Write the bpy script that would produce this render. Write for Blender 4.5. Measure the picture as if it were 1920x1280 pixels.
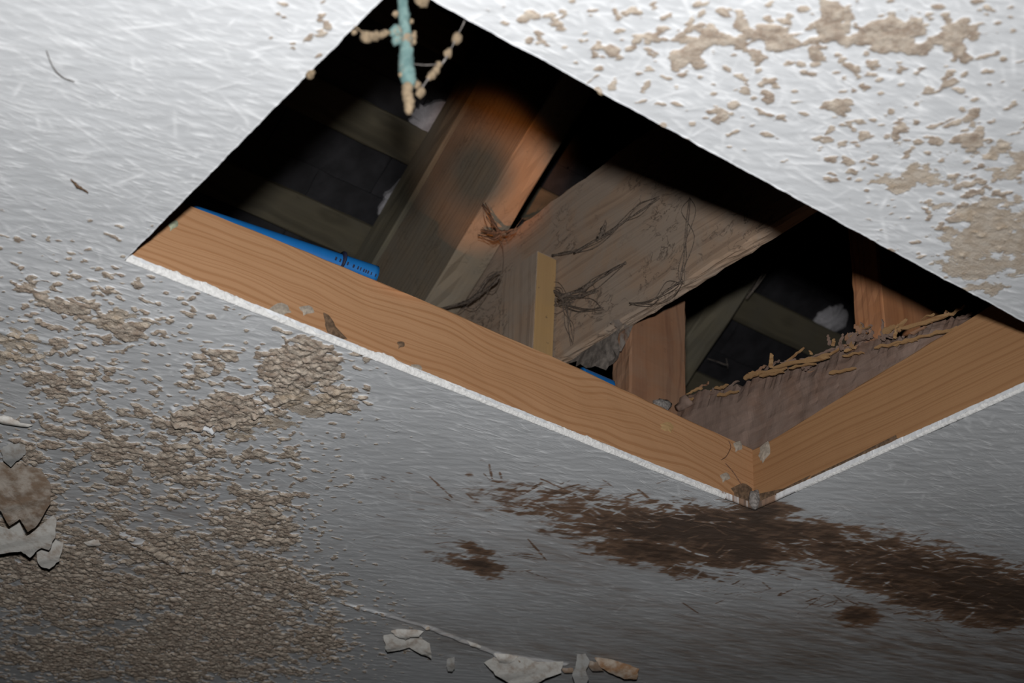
import bpy, bmesh, math, random
import numpy as np
from mathutils import Matrix, Vector

random.seed(7)
for o in list(bpy.data.objects):
    bpy.data.objects.remove(o)
scene = bpy.context.scene
COL = scene.collection

# ------------------------------------------------------------------ camera
# World axes follow the hatch: X along its long side, Y along its short side, Z up.
F_PX = 2898.0
CAM = np.array([0.0, 0.0, 1.5])
CEIL = 2.5
_R0 = np.array([[0.998487152, -0.0549855252, 0.0],
                [-0.0283994826, -0.515708787, -0.856293125],
                [0.0470837273, 0.854997684, -0.516490158]])
_AX = np.array([[0.81901905, 0.57376633, 0], [-0.57376633, 0.81901905, 0], [0, 0, 1.0]])
RC = _AX @ _R0                      # camera -> world
cam_data = bpy.data.cameras.new('camera')
cam = bpy.data.objects.new('camera', cam_data)
COL.objects.link(cam)
cam_data.sensor_width = 36.0
cam_data.lens = F_PX / 1920 * 36.0
cam_data.clip_start = 0.02
cam_data.dof.use_dof = True
cam_data.dof.focus_distance = 2.3
cam_data.dof.aperture_fstop = 6.5
mw = Matrix.Identity(4)
for i in range(3):
    for j in range(3):
        mw[i][j] = RC[i, j]
    mw[i][3] = CAM[i]
cam.matrix_world = mw
scene.camera = cam

# ------------------------------------------------------------------ light
world = bpy.data.worlds.new('dark_room')
scene.world = world
world.use_nodes = True
world.node_tree.nodes['Background'].inputs[0].default_value = (0.5, 0.5, 0.55, 1)
world.node_tree.nodes['Background'].inputs[1].default_value = 0.0006

FLASH = CAM + RC @ np.array([0.004, 0.164, -0.02])
fl = bpy.data.lights.new('camera_flash', 'SPOT')
fl.energy = 180
fl.color = (0.985, 0.99, 1.0)
fl.shadow_soft_size = 0.026
fl.spot_size = math.radians(80)
fl.spot_blend = 1.0
flash = bpy.data.objects.new('camera_flash', fl)
COL.objects.link(flash)
m2 = mw.copy()
tilt = Matrix.Rotation(math.radians(3), 4, 'Y') @ Matrix.Rotation(math.radians(-3), 4, 'X')
for i in range(3):
    m2[i][3] = FLASH[i]
flash.matrix_world = m2 @ tilt

scene.view_settings.view_transform = 'Standard'
scene.view_settings.look = 'None'
scene.view_settings.gamma = 1.0
scene.view_settings.exposure = 0.0
scene.view_settings.use_curve_mapping = False

# ------------------------------------------------------------------ geometry helpers


def ray(px, py):
    d = RC @ np.array([px - 960.0, 640.0 - py, -F_PX])
    return d / np.linalg.norm(d)


def at(px, py, axis, val):
    r = ray(px, py)
    i = 'xyz'.index(axis)
    return CAM + r * ((val - CAM[i]) / r[i])


def at_ceil(px, py):
    return at(px, py, 'z', CEIL)


def at_dist(px, py, d):
    return CAM + ray(px, py) * d


TH = math.radians(36)
SL = np.array([0, -math.cos(TH), math.sin(TH)])        # up the roof slope
NIN = np.array([0, -math.sin(TH), -math.cos(TH)])      # into the loft
X0 = np.array([1.37, 2.077, 3.315])                    # on the underside of the deep rafter


def at_roof(px, py, off):
    r = ray(px, py)
    o = X0 - NIN * off
    return CAM + r * (((o - CAM) @ NIN) / (r @ NIN))


_perm = np.random.RandomState(11).permutation(256)
_perm = np.concatenate([_perm, _perm, _perm])
_gr = np.random.RandomState(5).rand(256) * 2 * np.pi
_gx, _gy = np.cos(_gr), np.sin(_gr)
_pl, _gxl, _gyl = _perm.tolist(), _gx.tolist(), _gy.tolist()


def perlin(x, y, seed=0):
    x = np.asarray(x, float) + seed * 17.13
    y = np.asarray(y, float) + seed * 9.71
    xi = np.floor(x).astype(int)
    yi = np.floor(y).astype(int)
    xf = x - xi
    yf = y - yi
    xi &= 255
    yi &= 255
    sx = xf * xf * xf * (xf * (xf * 6 - 15) + 10)
    sy = yf * yf * yf * (yf * (yf * 6 - 15) + 10)

    def g(ix, iy, fx, fy):
        h = _perm[_perm[ix & 255] + (iy & 255)]
        return _gx[h] * fx + _gy[h] * fy
    a = g(xi, yi, xf, yf)
    b = g(xi + 1, yi, xf - 1, yf)
    c = g(xi, yi + 1, xf, yf - 1)
    d = g(xi + 1, yi + 1, xf - 1, yf - 1)
    return ((a + sx * (b - a)) * (1 - sy) + (c + sx * (d - c)) * sy) * 1.5


def fbm(x, y, oct=4, seed=0, gain=0.5):
    s = 0
    a = 1.0
    t = 0
    for k in range(oct):
        s = s + a * perlin(x * 2 ** k, y * 2 ** k, seed + k * 3)
        t += a
        a *= gain
    return s / t


def n1(x, seed=0):
    x = float(x) + seed * 17.13
    y = seed * 3.7 + 0.5 + seed * 9.71
    xi, yi = math.floor(x), math.floor(y)
    xf, yf = x - xi, y - yi
    sx = xf * xf * xf * (xf * (xf * 6 - 15) + 10)
    sy = yf * yf * yf * (yf * (yf * 6 - 15) + 10)

    def g(ix, iy, fx, fy):
        h = _pl[_pl[ix & 255] + (iy & 255)]
        return _gxl[h] * fx + _gyl[h] * fy
    a, b = g(xi, yi, xf, yf), g(xi + 1, yi, xf - 1, yf)
    c, d = g(xi, yi + 1, xf, yf - 1), g(xi + 1, yi + 1, xf - 1, yf - 1)
    return ((a + sx * (b - a)) * (1 - sy) + (c + sx * (d - c)) * sy) * 1.5


def smooth(a, b, v):
    t = np.clip((v - a) / (b - a), 0, 1)
    return t * t * (3 - 2 * t)


def link(name, me, mat, parent=None, matrix=None):
    o = bpy.data.objects.new(name, me)
    COL.objects.link(o)
    if mat is not None and len(me.materials) == 0:
        me.materials.append(mat)
    if matrix is not None:
        o.matrix_world = matrix
    if parent is not None:
        o.parent = parent
        if matrix is not None:
            bpy.context.view_layer.update()
            o.matrix_parent_inverse = parent.matrix_world.inverted()
    return o


def tag(o, label=None, cat=None, group=None, kind=None):
    if label:
        o['label'] = label
    if cat:
        o['category'] = cat
    if group:
        o['group'] = group
    if kind:
        o['kind'] = kind
    return o


def mesh(name, verts, faces, smooth_shade=False):
    me = bpy.data.meshes.new(name)
    me.from_pydata([tuple(map(float, v)) for v in verts], [], faces)
    bm = bmesh.new()
    bm.from_mesh(me)
    bmesh.ops.recalc_face_normals(bm, faces=bm.faces)
    bm.to_mesh(me)
    bm.free()
    if smooth_shade:
        me.polygons.foreach_set('use_smooth', [True] * len(me.polygons))
    me.update()
    return me


def frame(o, ex, ey, ez):
    m = Matrix.Identity(4)
    for i in range(3):
        m[i][0] = float(ex[i])
        m[i][1] = float(ey[i])
        m[i][2] = float(ez[i])
        m[i][3] = float(o[i])
    return m


def unit(v):
    v = np.asarray(v, float)
    return v / np.linalg.norm(v)


def beam(name, o, ex, ey, L, W, D, mat, parent=None, seg=24, rough=0.0015, rnd=0.004, seed=1,
         warp=None, nside=4, ragged=0.0):
    """a timber: corner o, length L along ex, width W along ey, depth D along ex x ey"""
    ex = unit(ex)
    ey = unit(ey)
    ez = np.cross(ex, ey)
    prof = []
    cs = [(0, 0), (W, 0), (W, D), (0, D)]
    for k in range(4):
        a = np.array(cs[k], float)
        b = np.array(cs[(k + 1) % 4], float)
        d = unit(b - a)
        ln = np.linalg.norm(b - a)
        prof.append(a + d * rnd)
        for q in range(1, nside):
            prof.append(a + d * (rnd + (ln - 2 * rnd) * q / nside))
        prof.append(b - d * rnd)
    n = len(prof)
    verts = []
    for i in range(seg + 1):
        x = L * i / seg
        for j, p in enumerate(prof):
            y, z = p
            cy, cz = y - W / 2, z - D / 2
            k = 1 + rough / max(W, D) * 2 * n1(x * 9 + j * 0.37, seed) + rough / max(W, D) * 3 * n1(x * 31 + j * 1.7, seed + 4)
            yy, zz = W / 2 + cy * k, D / 2 + cz * k
            xx = x
            if ragged and (i == 0 or i == seg):
                xx += ragged * n1(j * 0.9, seed + 8) * (1 if i else -1)
            v = (xx, yy, zz)
            if warp:
                v = warp(*v)
            verts.append(v)
    faces = []
    for i in range(seg):
        for j in range(n):
            a = i * n + j
            b = i * n + (j + 1) % n
            faces.append((a, b, b + n, a + n))
    faces.append(tuple(range(n)))
    faces.append(tuple(seg * n + j for j in range(n)))
    me = mesh(name, verts, faces)
    return link(name, me, mat, parent, frame(o, ex, ey, ez))


def tube(name, pts, rad, mat, parent=None, sides=7, lump=0.0, seed=3, sub=6, closed_caps=True, origin=None):
    """smooth tube through points; rad a number or a list"""
    pts = [np.asarray(p, float) for p in pts]
    if not isinstance(rad, (list, tuple)):
        rad = [rad] * len(pts)
    P, Rr = [], []
    for i in range(len(pts) - 1):
        p0 = pts[max(i - 1, 0)]
        p1, p2 = pts[i], pts[i + 1]
        p3 = pts[min(i + 2, len(pts) - 1)]
        for s in range(sub):
            t = s / sub
            P.append(0.5 * ((2 * p1) + (-p0 + p2) * t + (2 * p0 - 5 * p1 + 4 * p2 - p3) * t * t + (-p0 + 3 * p1 - 3 * p2 + p3) * t ** 3))
            Rr.append(rad[i] * (1 - t) + rad[i + 1] * t)
    P.append(pts[-1])
    Rr.append(rad[-1])
    if origin is None:
        origin = P[0]
    verts, faces = [], []
    for i, p in enumerate(P):
        t = unit(P[min(i + 1, len(P) - 1)] - P[max(i - 1, 0)])
        a = unit(np.cross(t, [0.31, 0.2, 0.93]))
        b = np.cross(t, a)
        for k in range(sides):
            th = 2 * math.pi * k / sides
            r = Rr[i] * (1 + lump * 2 * n1(i * 0.45 + k * 0.5, seed))
            verts.append(p + (a * math.cos(th) + b * math.sin(th)) * r - origin)
    for i in range(len(P) - 1):
        for k in range(sides):
            a = i * sides + k
            b = i * sides + (k + 1) % sides
            faces.append((a, b, b + sides, a + sides))
    faces.append(tuple(range(sides)))
    faces.append(tuple((len(P) - 1) * sides + k for k in range(sides)))
    me = mesh(name, verts, faces, True)
    return link(name, me, mat, parent, Matrix.Translation(Vector([float(c) for c in origin])))


def lump(name, c, r, mat, parent=None, seed=0, sq=(1, 1, 1), rough=0.35):
    bm = bmesh.new()
    bmesh.ops.create_icosphere(bm, subdivisions=2, radius=1.0)
    for v in bm.verts:
        k = 1 + rough * n1(v.co.x * 1.9 + v.co.z * 1.1 + seed, seed) + rough * n1(v.co.y * 2.7 - v.co.z + seed * 2, seed + 1)
        v.co = Vector((v.co.x * sq[0], v.co.y * sq[1], v.co.z * sq[2])) * (r * k)
    me = bpy.data.meshes.new(name)
    bm.to_mesh(me)
    bm.free()
    me.polygons.foreach_set('use_smooth', [True] * len(me.polygons))
    return link(name, me, mat, parent, Matrix.Translation(Vector([float(x) for x in c])))


def sheet(name, outline, normal, mat, thick=0.001, bulge=None, rings=6, parent=None, sub=3, jag=0.0, seed=2, centre=None):
    """a thin solid with the given outline (3-D points); bulge(p, t) returns an offset vector, t = 0 centre .. 1 rim"""
    pts = [np.asarray(p, float) for p in outline]
    n = unit(normal)
    c = np.mean(pts, axis=0) if centre is None else np.asarray(centre, float)
    rim = []
    for i, p in enumerate(pts):
        q = pts[(i + 1) % len(pts)]
        for s in range(sub):
            rim.append(p + (q - p) * s / sub)
    if jag:
        rim = [p + (p - c) / max(np.linalg.norm(p - c), 1e-6) * jag * 2 * n1(i * 0.77, seed) for i, p in enumerate(rim)]
    m = len(rim)
    top = [c + (bulge(c, 0.0) if bulge else 0)]
    for r in range(1, rings + 1):
        t = r / rings
        for p in rim:
            q = c + (p - c) * t
            top.append(q + (bulge(q, t) if bulge else 0))
    bot = [v - n * thick for v in top]
    N = len(top)
    verts = [v - c for v in top + bot]
    faces = []
    for base, flip in ((0, False), (N, True)):
        for k in range(m):
            faces.append((base, base + 1 + k, base + 1 + (k + 1) % m))
        for r in range(rings - 1):
            for k in range(m):
                a = base + 1 + r * m + k
                b = base + 1 + r * m + (k + 1) % m
                faces.append((a, b, b + m, a + m))
    o = 1 + (rings - 1) * m
    for k in range(m):
        a = o + k
        b = o + (k + 1) % m
        faces.append((a, b, N + b, N + a))
    me = mesh(name, verts, faces, False)
    return link(name, me, mat, parent, Matrix.Translation(Vector([float(x) for x in c])))


# ------------------------------------------------------------------ materials
class NT:
    def __init__(self, name):
        self.m = bpy.data.materials.new(name)
        self.m.use_nodes = True
        self.t = self.m.node_tree
        self.b = self.t.nodes['Principled BSDF']

    def n(self, typ, **kw):
        nd = self.t.nodes.new(typ)
        for k, v in kw.items():
            if k == 'inp':
                for a, b in v.items():
                    self.put(nd.inputs[a], b)
            else:
                setattr(nd, k, v)
        return nd

    def put(self, sock, v):
        if isinstance(v, bpy.types.NodeSocket):
            self.t.links.new(v, sock)
        else:
            if hasattr(sock, 'default_value') and hasattr(sock.default_value, '__len__') and len(sock.default_value) == 4 and len(v) == 3:
                v = (*v, 1)
            sock.default_value = v

    def coord(self, scale=(1, 1, 1), rot=(0, 0, 0), loc=(0, 0, 0)):
        tc = self.n('ShaderNodeTexCoord')
        mp = self.n('ShaderNodeMapping')
        self.put(mp.inputs[0], tc.outputs['Object'])
        mp.inputs['Rotation'].default_value = rot
        mp.inputs['Location'].default_value = loc
        if tuple(scale) == (1, 1, 1):
            return mp.outputs[0]
        m2 = self.n('ShaderNodeMapping')
        self.put(m2.inputs[0], mp.outputs[0])
        m2.inputs['Scale'].default_value = scale
        return m2.outputs[0]

    def noise(self, vec, scale, detail=3, rough=0.5, dist=0.0):
        nd = self.n('ShaderNodeTexNoise', inp={'Scale': scale, 'Detail': detail, 'Roughness': rough, 'Distortion': dist})
        self.put(nd.inputs['Vector'], vec)
        return nd.outputs['Fac']

    def math(self, op, a, b=0.0, c=0.0, clamp=False):
        nd = self.n('ShaderNodeMath', operation=op, use_clamp=clamp)
        self.put(nd.inputs[0], a)
        self.put(nd.inputs[1], b)
        self.put(nd.inputs[2], c)
        return nd.outputs[0]

    def ramp(self, fac, lo, hi, a=0.0, b=1.0, smooth=True):
        nd = self.n('ShaderNodeMapRange', interpolation_type='SMOOTHSTEP' if smooth else 'LINEAR')
        self.put(nd.inputs['Value'], fac)
        nd.inputs['From Min'].default_value = lo
        nd.inputs['From Max'].default_value = hi
        nd.inputs['To Min'].default_value = a
        nd.inputs['To Max'].default_value = b
        return nd.outputs['Result']

    def mix(self, fac, a, b, mode='MIX'):
        nd = self.n('ShaderNodeMix', data_type='RGBA', blend_type=mode)
        self.put(nd.inputs[0], fac)
        self.put(nd.inputs[6], a)
        self.put(nd.inputs[7], b)
        return nd.outputs[2]

    def attr(self, name):
        return self.n('ShaderNodeAttribute', attribute_name=name).outputs['Fac']

    def bump(self, h, strength, dist, prev=None):
        nd = self.n('ShaderNodeBump', inp={'Strength': strength, 'Distance': dist})
        self.put(nd.inputs['Height'], h)
        if prev is not None:
            self.put(nd.inputs['Normal'], prev)
        return nd.outputs[0]

    def done(self, col, rough=0.7, normal=None, spec=0.3):
        self.put(self.b.inputs['Base Color'], col)
        self.put(self.b.inputs['Roughness'], rough)
        self.put(self.b.inputs['Specular IOR Level'], spec)
        if normal is not None:
            self.put(self.b.inputs['Normal'], normal)
        return self.m


def plain(name, col, rough=0.7, var=0.25, scale=60, bump=0.0, spec=0.3):
    t = NT(name)
    v = t.coord()
    f = t.noise(v, scale, 4, 0.6)
    c = t.mix(t.ramp(f, 0.35, 0.68), [x * (1 - var) for x in col], [min(1, x * (1 + var)) for x in col])
    return t.done(c, rough, t.bump(f, bump, 0.004) if bump else None, spec)


def wood(name, light, dark, ring=60, stretch=0.06, centre=(0, 0.03, -0.16), dist=0.5, dust=None, dust_amt=0.0,
         spots=0.0, spot_col=(0.03, 0.025, 0.02), grain=0.35, rough=0.75, bump=0.25, red=None, web=0.0, spec=0.2):
    """timber with growth rings about an axis along local X, fine grain, dirt and dust"""
    t = NT(name)
    v = t.coord(scale=(stretch, 1, 1), loc=(0, -centre[1], -centre[2]))
    warpn = t.n('ShaderNodeTexNoise', inp={'Scale': 6.0, 'Detail': 2.0})
    t.put(warpn.inputs['Vector'], t.coord(scale=(0.6, 1, 1)))
    off = t.n('ShaderNodeVectorMath', operation='MULTIPLY_ADD')
    t.put(off.inputs[0], warpn.outputs['Color'])
    off.inputs[1].default_value = (0, dist * 0.07, dist * 0.07)
    t.put(off.inputs[2], v)
    sp = t.n('ShaderNodeSeparateXYZ')
    t.put(sp.inputs[0], off.outputs[0])
    r = t.math('SQRT', t.math('ADD', t.math('MULTIPLY', sp.outputs[1], sp.outputs[1]), t.math('MULTIPLY', sp.outputs[2], sp.outputs[2])))
    rn = t.n('ShaderNodeTexNoise', noise_dimensions='1D', inp={'Scale': 1.0, 'Detail': 2.0, 'Roughness': 0.6})
    t.put(rn.inputs['W'], t.math('MULTIPLY', r, ring * 1.5))
    late = t.ramp(rn.outputs['Fac'], 0.44, 0.68)
    fine = t.noise(t.coord(scale=(3, 160, 160)), 1.0, 3, 0.6)
    mott = t.noise(t.coord(scale=(3, 9, 9)), 1.0, 4, 0.6)
    f = t.math('ADD', t.math('MULTIPLY', late, 0.65), t.math('MULTIPLY', t.math('SUBTRACT', fine, 0.5), grain * 2))
    c = t.mix(t.math('ADD', f, 0.05, clamp=True), light, dark)
    if red is not None:
        c = t.mix(t.ramp(mott, 0.42, 0.7), c, red)
    else:
        c = t.mix(t.ramp(mott, 0.35, 0.75, 0.0, 0.35), c, dark)
    h = t.math('ADD', t.math('MULTIPLY', late, 0.5), fine)
    if spots:
        s = t.noise(t.coord(scale=(1, 1, 1), loc=(3, 1, 2)), 55, 3, 0.62)
        c = t.mix(t.math('MULTIPLY', t.ramp(s, 0.66, 0.72), spots), c, spot_col)
    if dust is not None:
        d1 = t.noise(t.coord(scale=(1, 1, 1), loc=(9, 4, 2)), 9, 5, 0.65, 0.6)
        c = t.mix(t.ramp(d1, 0.36, 0.62, dust_amt * 0.35, dust_amt), c, dust)
    if web:
        a = t.noise(t.coord(scale=(1.0, 1.6, 1.6), loc=(2, 7, 1)), 16, 4, 0.6, 1.2)
        ridge = t.math('ABSOLUTE', t.math('SUBTRACT', a, 0.5))
        b = t.noise(t.coord(loc=(5, 5, 5)), 7, 2, 0.5)
        k = t.math('MULTIPLY', t.ramp(ridge, 0.0, 0.022, 1.0, 0.0), t.ramp(b, 0.45, 0.58))
        c = t.mix(t.math('MULTIPLY', k, web), c, spot_col)
    return t.done(c, rough, t.bump(h, bump, 0.0015), spec)


M = {}
M['trimmer'] = wood('pale_softwood', (0.375, 0.208, 0.108), (0.275, 0.132, 0.058), ring=105, stretch=0.13, centre=(0, 0.05, -0.03),
                    dist=1.3, spots=0.0, grain=0.25, rough=0.62)
M['trimmer_fine'] = wood('brown_softwood', (0.30, 0.163, 0.078), (0.235, 0.116, 0.052), ring=170, stretch=0.02, centre=(0, -0.3, -0.25),
                         dist=0.2, spots=0.0, grain=0.3, rough=0.62)
M['rafter'] = wood('dusty_rafter', (0.26, 0.20, 0.135), (0.14, 0.095, 0.06), ring=60, dist=0.5, dust=(0.19, 0.165, 0.13), dust_amt=0.75,
                   spots=0.45, red=None, web=0.3)
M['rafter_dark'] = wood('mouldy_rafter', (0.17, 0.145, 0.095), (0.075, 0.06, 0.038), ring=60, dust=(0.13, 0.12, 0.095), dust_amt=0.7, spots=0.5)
M['collar'] = wood('dusty_tie_beam', (0.37, 0.245, 0.16), (0.20, 0.12, 0.075), ring=45, dist=0.7, dust=(0.30, 0.24, 0.19), dust_amt=0.8,
                   spots=0.35, web=0.75, spot_col=(0.075, 0.055, 0.042))
M['post_pale'] = wood('pale_hanger', (0.40, 0.25, 0.105), (0.30, 0.175, 0.07), ring=120, dist=0.2, spots=0.8, dust=(0.30, 0.215, 0.14), dust_amt=0.25)
M['post_red'] = wood('red_post', (0.27, 0.13, 0.068), (0.15, 0.062, 0.034), ring=60, dist=0.5, spots=0.4, dust=(0.24, 0.16, 0.11), dust_amt=0.5)
M['post_orange'] = wood('orange_post', (0.42, 0.18, 0.075), (0.25, 0.09, 0.035), ring=80, dist=0.4, dust_amt=0.3, dust=(0.25, 0.15, 0.1))
M['batten'] = wood('weathered_batten', (0.10, 0.085, 0.054), (0.04, 0.034, 0.021), ring=70, dust=(0.085, 0.075, 0.057), dust_amt=0.6, spots=0.5)
M['old'] = wood('old_split_timber', (0.17, 0.098, 0.066), (0.10, 0.055, 0.036), ring=40, dist=1.0, dust=(0.2, 0.145, 0.12), dust_amt=0.75, spots=0.4, rough=0.9)
M['splinter'] = wood('fresh_split_wood', (0.33, 0.20, 0.095), (0.21, 0.105, 0.045), ring=90, spots=0.2, rough=0.8)
M['slate'] = plain('dark_slate', (0.018, 0.017, 0.019), 0.6, 0.3, 18, 0.2, 0.3)
M['mortar'] = plain('lime_mortar', (0.30, 0.287, 0.297), 0.9, 0.15, 45, 0.3)
M['web'] = plain('dusty_cobweb', (0.125, 0.095, 0.074), 0.95, 0.4, 300)
M['webgrey'] = plain('grey_cobweb', (0.30, 0.25, 0.21), 0.95, 0.4, 200)
M['dust'] = plain('tan_dust', (0.19, 0.14, 0.088), 0.95, 0.3, 250, 0.4)
M['greydust'] = plain('grey_dust', (0.2, 0.18, 0.165), 0.95, 0.4, 250, 0.4)
M['plaster_smear'] = plain('grey_plaster', (0.30, 0.255, 0.205), 0.9, 0.2, 200, 0.2)
M['dirt'] = plain('dark_dirt', (0.12, 0.075, 0.045), 0.95, 0.4, 150, 0.3)
M['edge'] = plain('raw_plaster_edge', (0.66, 0.65, 0.63), 0.85, 0.1, 220, 0.5)
M['nail'] = plain('rusty_nail', (0.12, 0.06, 0.035), 0.6, 0.4, 300)


def mk_cord():
    t = NT('teal_cord')
    a = t.noise(t.coord(), 120, 3, 0.6)
    z = t.noise(t.coord(loc=(4, 4, 4)), 45, 3, 0.6)
    c = t.mix(t.ramp(a, 0.35, 0.65), (0.07, 0.125, 0.12), (0.12, 0.185, 0.172))
    c = t.mix(t.ramp(z, 0.58, 0.66), c, (0.2, 0.15, 0.1))
    return t.done(c, 0.85, t.bump(a, 0.5, 0.003))


M['cord'] = mk_cord()


def mk_pipe():
    t = NT('blue_plastic_pipe')
    tc = t.n('ShaderNodeTexCoord')
    f = t.noise(t.coord(), 90, 3)
    c = t.mix(f, (0.006, 0.085, 0.26), (0.008, 0.108, 0.31))
    return t.done(c, 0.4, None, 0.4)


M['pipe'] = mk_pipe()
M['ink'] = plain('black_ink', (0.01, 0.012, 0.03), 0.6, 0.1)


def mk_flake(name, a, b, amt):
    t = NT(name)
    f = t.noise(t.coord(), 35, 4, 0.65)
    g = t.noise(t.coord(loc=(3, 1, 1)), 120, 3, 0.6)
    c = t.mix(t.ramp(f, 0.5 - amt * 0.3, 0.75 - amt * 0.25), a, b)
    c = t.mix(t.math('MULTIPLY', t.ramp(g, 0.5, 0.75), 0.3), c, b)
    return t.done(c, 0.55, t.bump(g, 0.25, 0.002), 0.4)


M['flake'] = mk_flake('peeling_paint', (0.56, 0.54, 0.50), (0.34, 0.28, 0.23), 0.15)
M['flake_grey'] = mk_flake('grey_peeling_paint', (0.38, 0.375, 0.36), (0.25, 0.22, 0.19), 0.2)
M['flake_brown'] = mk_flake('brown_stained_paint', (0.46, 0.40, 0.34), (0.235, 0.165, 0.115), 0.55)
M['flake_rust'] = mk_flake('rust_speckled_paint', (0.50, 0.42, 0.34), (0.30, 0.17, 0.09), 0.4)


def mk_ceiling():
    t = NT('stained_white_paint')
    v = t.coord()
    crust = t.attr('crust')
    bare = t.attr('bare')
    stain = t.attr('stain')
    smear = t.attr('smear')
    grime_falloff = t.attr('grime_falloff')
    fine = t.noise(v, 420, 3, 0.6)
    med = t.noise(v, 70, 4, 0.6)
    # brush marks: long fine ridges in crossing directions, thinned out in patches
    cl = t.noise(t.coord(loc=(7, 2, 0)), 3.2, 3, 0.55)
    patch = t.ramp(t.noise(t.coord(loc=(1, 8, 0)), 9, 3, 0.6), 0.35, 0.65, 0.25, 1.0)
    h = None
    for ang, sx, sy, lo, st in ((-5, 20, 170, 0.54, 0.8), (-22, 28, 280, 0.58, 1.0), (16, 26, 260, 0.60, 0.9), (-48, 30, 320, 0.62, 0.8), (48, 34, 340, 0.63, 0.8), (-12, 40, 420, 0.58, 0.9), (80, 34, 340, 0.65, 0.6)):
        b = t.noise(t.coord(scale=(sx, sy, 1), rot=(0, 0, -math.radians(ang)), loc=(ang * 0.13, 0, 0)), 1.0, 2.0, 0.55, 0.9)
        q = t.math('MULTIPLY', t.ramp(b, lo, lo + 0.22), st)
        h = q if h is None else t.math('MAXIMUM', h, q)
    h = t.math('MULTIPLY', h, patch)
    broad = t.noise(t.coord(scale=(9, 55, 1), rot=(0, 0, math.radians(12))), 1.0, 3, 0.55, 0.6)
    base = t.mix(t.ramp(cl, 0.3, 0.7), (0.60, 0.61, 0.62), (0.67, 0.68, 0.69))
    base = t.mix(t.math('MULTIPLY', t.ramp(h, 0.1, 0.7), 0.75), base, (0.90, 0.905, 0.91))  # ridges whitened: brush-mark highlights put into the base colour
    base = t.mix(t.math('MULTIPLY', t.attr('scratch_glint'), 0.85), base, (0.95, 0.955, 0.96))  # whiter colour stands in for the shine on the scratches
    base = t.mix(t.math('MULTIPLY', grime_falloff, 0.75), base, (0.27, 0.25, 0.225))  # grey mixed in for grime and for the dimming of the flash
    # thin brown smear following the brush marks
    sm = t.math('MULTIPLY', smear, t.ramp(broad, 0.38, 0.62, 0.25, 1.0))
    base = t.mix(t.math('MULTIPLY', sm, 0.8), base, (0.22, 0.13, 0.075))
    # crusted plaster
    cr = t.ramp(t.math('ADD', crust, t.math('MULTIPLY', t.math('SUBTRACT', fine, 0.5), 0.30)), 0.10, 0.36)
    ccol = t.mix(t.ramp(med, 0.35, 0.66), (0.285, 0.207, 0.148), (0.51, 0.425, 0.335))
    ccol = t.mix(t.ramp(fine, 0.46, 0.7, 0, 0.5), ccol, (0.56, 0.50, 0.43))
    base = t.mix(t.math('MULTIPLY', cr, 0.95), base, ccol)
    br = t.ramp(t.math('ADD', bare, t.math('MULTIPLY', t.math('SUBTRACT', fine, 0.5), 1.1)), 0.34, 0.7)
    bcol = t.mix(t.ramp(med, 0.35, 0.66), (0.42, 0.33, 0.24), (0.54, 0.46, 0.37))
    base = t.mix(t.math('MULTIPLY', br, 0.92), base, bcol)
    st = t.ramp(t.math('ADD', stain, t.math('MULTIPLY', t.math('SUBTRACT', broad, 0.5), 0.5)), 0.25, 0.6)
    scol = t.mix(t.ramp(stain, 0.5, 1.15), (0.25, 0.14, 0.08), (0.085, 0.044, 0.022))
    scol = t.mix(t.math('MULTIPLY', t.ramp(broad, 0.42, 0.72), 0.45), scol, (0.05, 0.03, 0.018))
    base = t.mix(t.math('MULTIPLY', st, 0.93), base, scol)
    rough = t.mix(t.math('MAXIMUM', cr, br), (0.42, 0.42, 0.42), (0.95, 0.95, 0.95))
    hh = t.math('ADD', t.math('MULTIPLY', h, 1.0), t.math('MULTIPLY', broad, 0.8))
    nb = t.bump(hh, 0.36, 0.0012)
    nb = t.bump(t.math('MULTIPLY', fine, t.math('ADD', t.math('MULTIPLY', t.math('MAXIMUM', cr, br), 1.0), 0.1)), 0.7, 0.002, nb)
    return t.done(base, rough, nb, 0.45)


M['ceiling'] = mk_ceiling()

# ------------------------------------------------------------------ ceiling with the hatch opening
HX0, HX1, HY0, HY1 = 0.497, 1.518, 0.920, 1.509
STEP = 0.0023


def line_field(x, y, p, q):
    """distance from the segment p-q, and position along it"""
    d = q - p
    L2 = d @ d
    t = np.clip(((x - p[0]) * d[0] + (y - p[1]) * d[1]) / L2, 0, 1)
    return np.hypot(x - (p[0] + t * d[0]), y - (p[1] + t * d[1])), t


def zone(x, y, lst):
    """sum of soft elliptical patches, each given by its centre and half-sizes as seen on the ceiling"""
    s = np.zeros_like(x)
    for (px, py, rx, ry, rot, amp) in lst:
        c = at_ceil(px, py)
        ca, sa = math.cos(math.radians(rot)), math.sin(math.radians(rot))
        a = (at_ceil(px + rx * ca, py + rx * sa) - c)[:2]
        b = (at_ceil(px - ry * sa, py + ry * ca) - c)[:2]
        J = np.linalg.inv(np.array([a, b]).T)
        du = J[0, 0] * (x - c[0]) + J[0, 1] * (y - c[1])
        dv = J[1, 0] * (x - c[0]) + J[1, 1] * (y - c[1])
        s = np.maximum(s, amp * np.exp(-(du * du + dv * dv) * 1.1))
    return s


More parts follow.
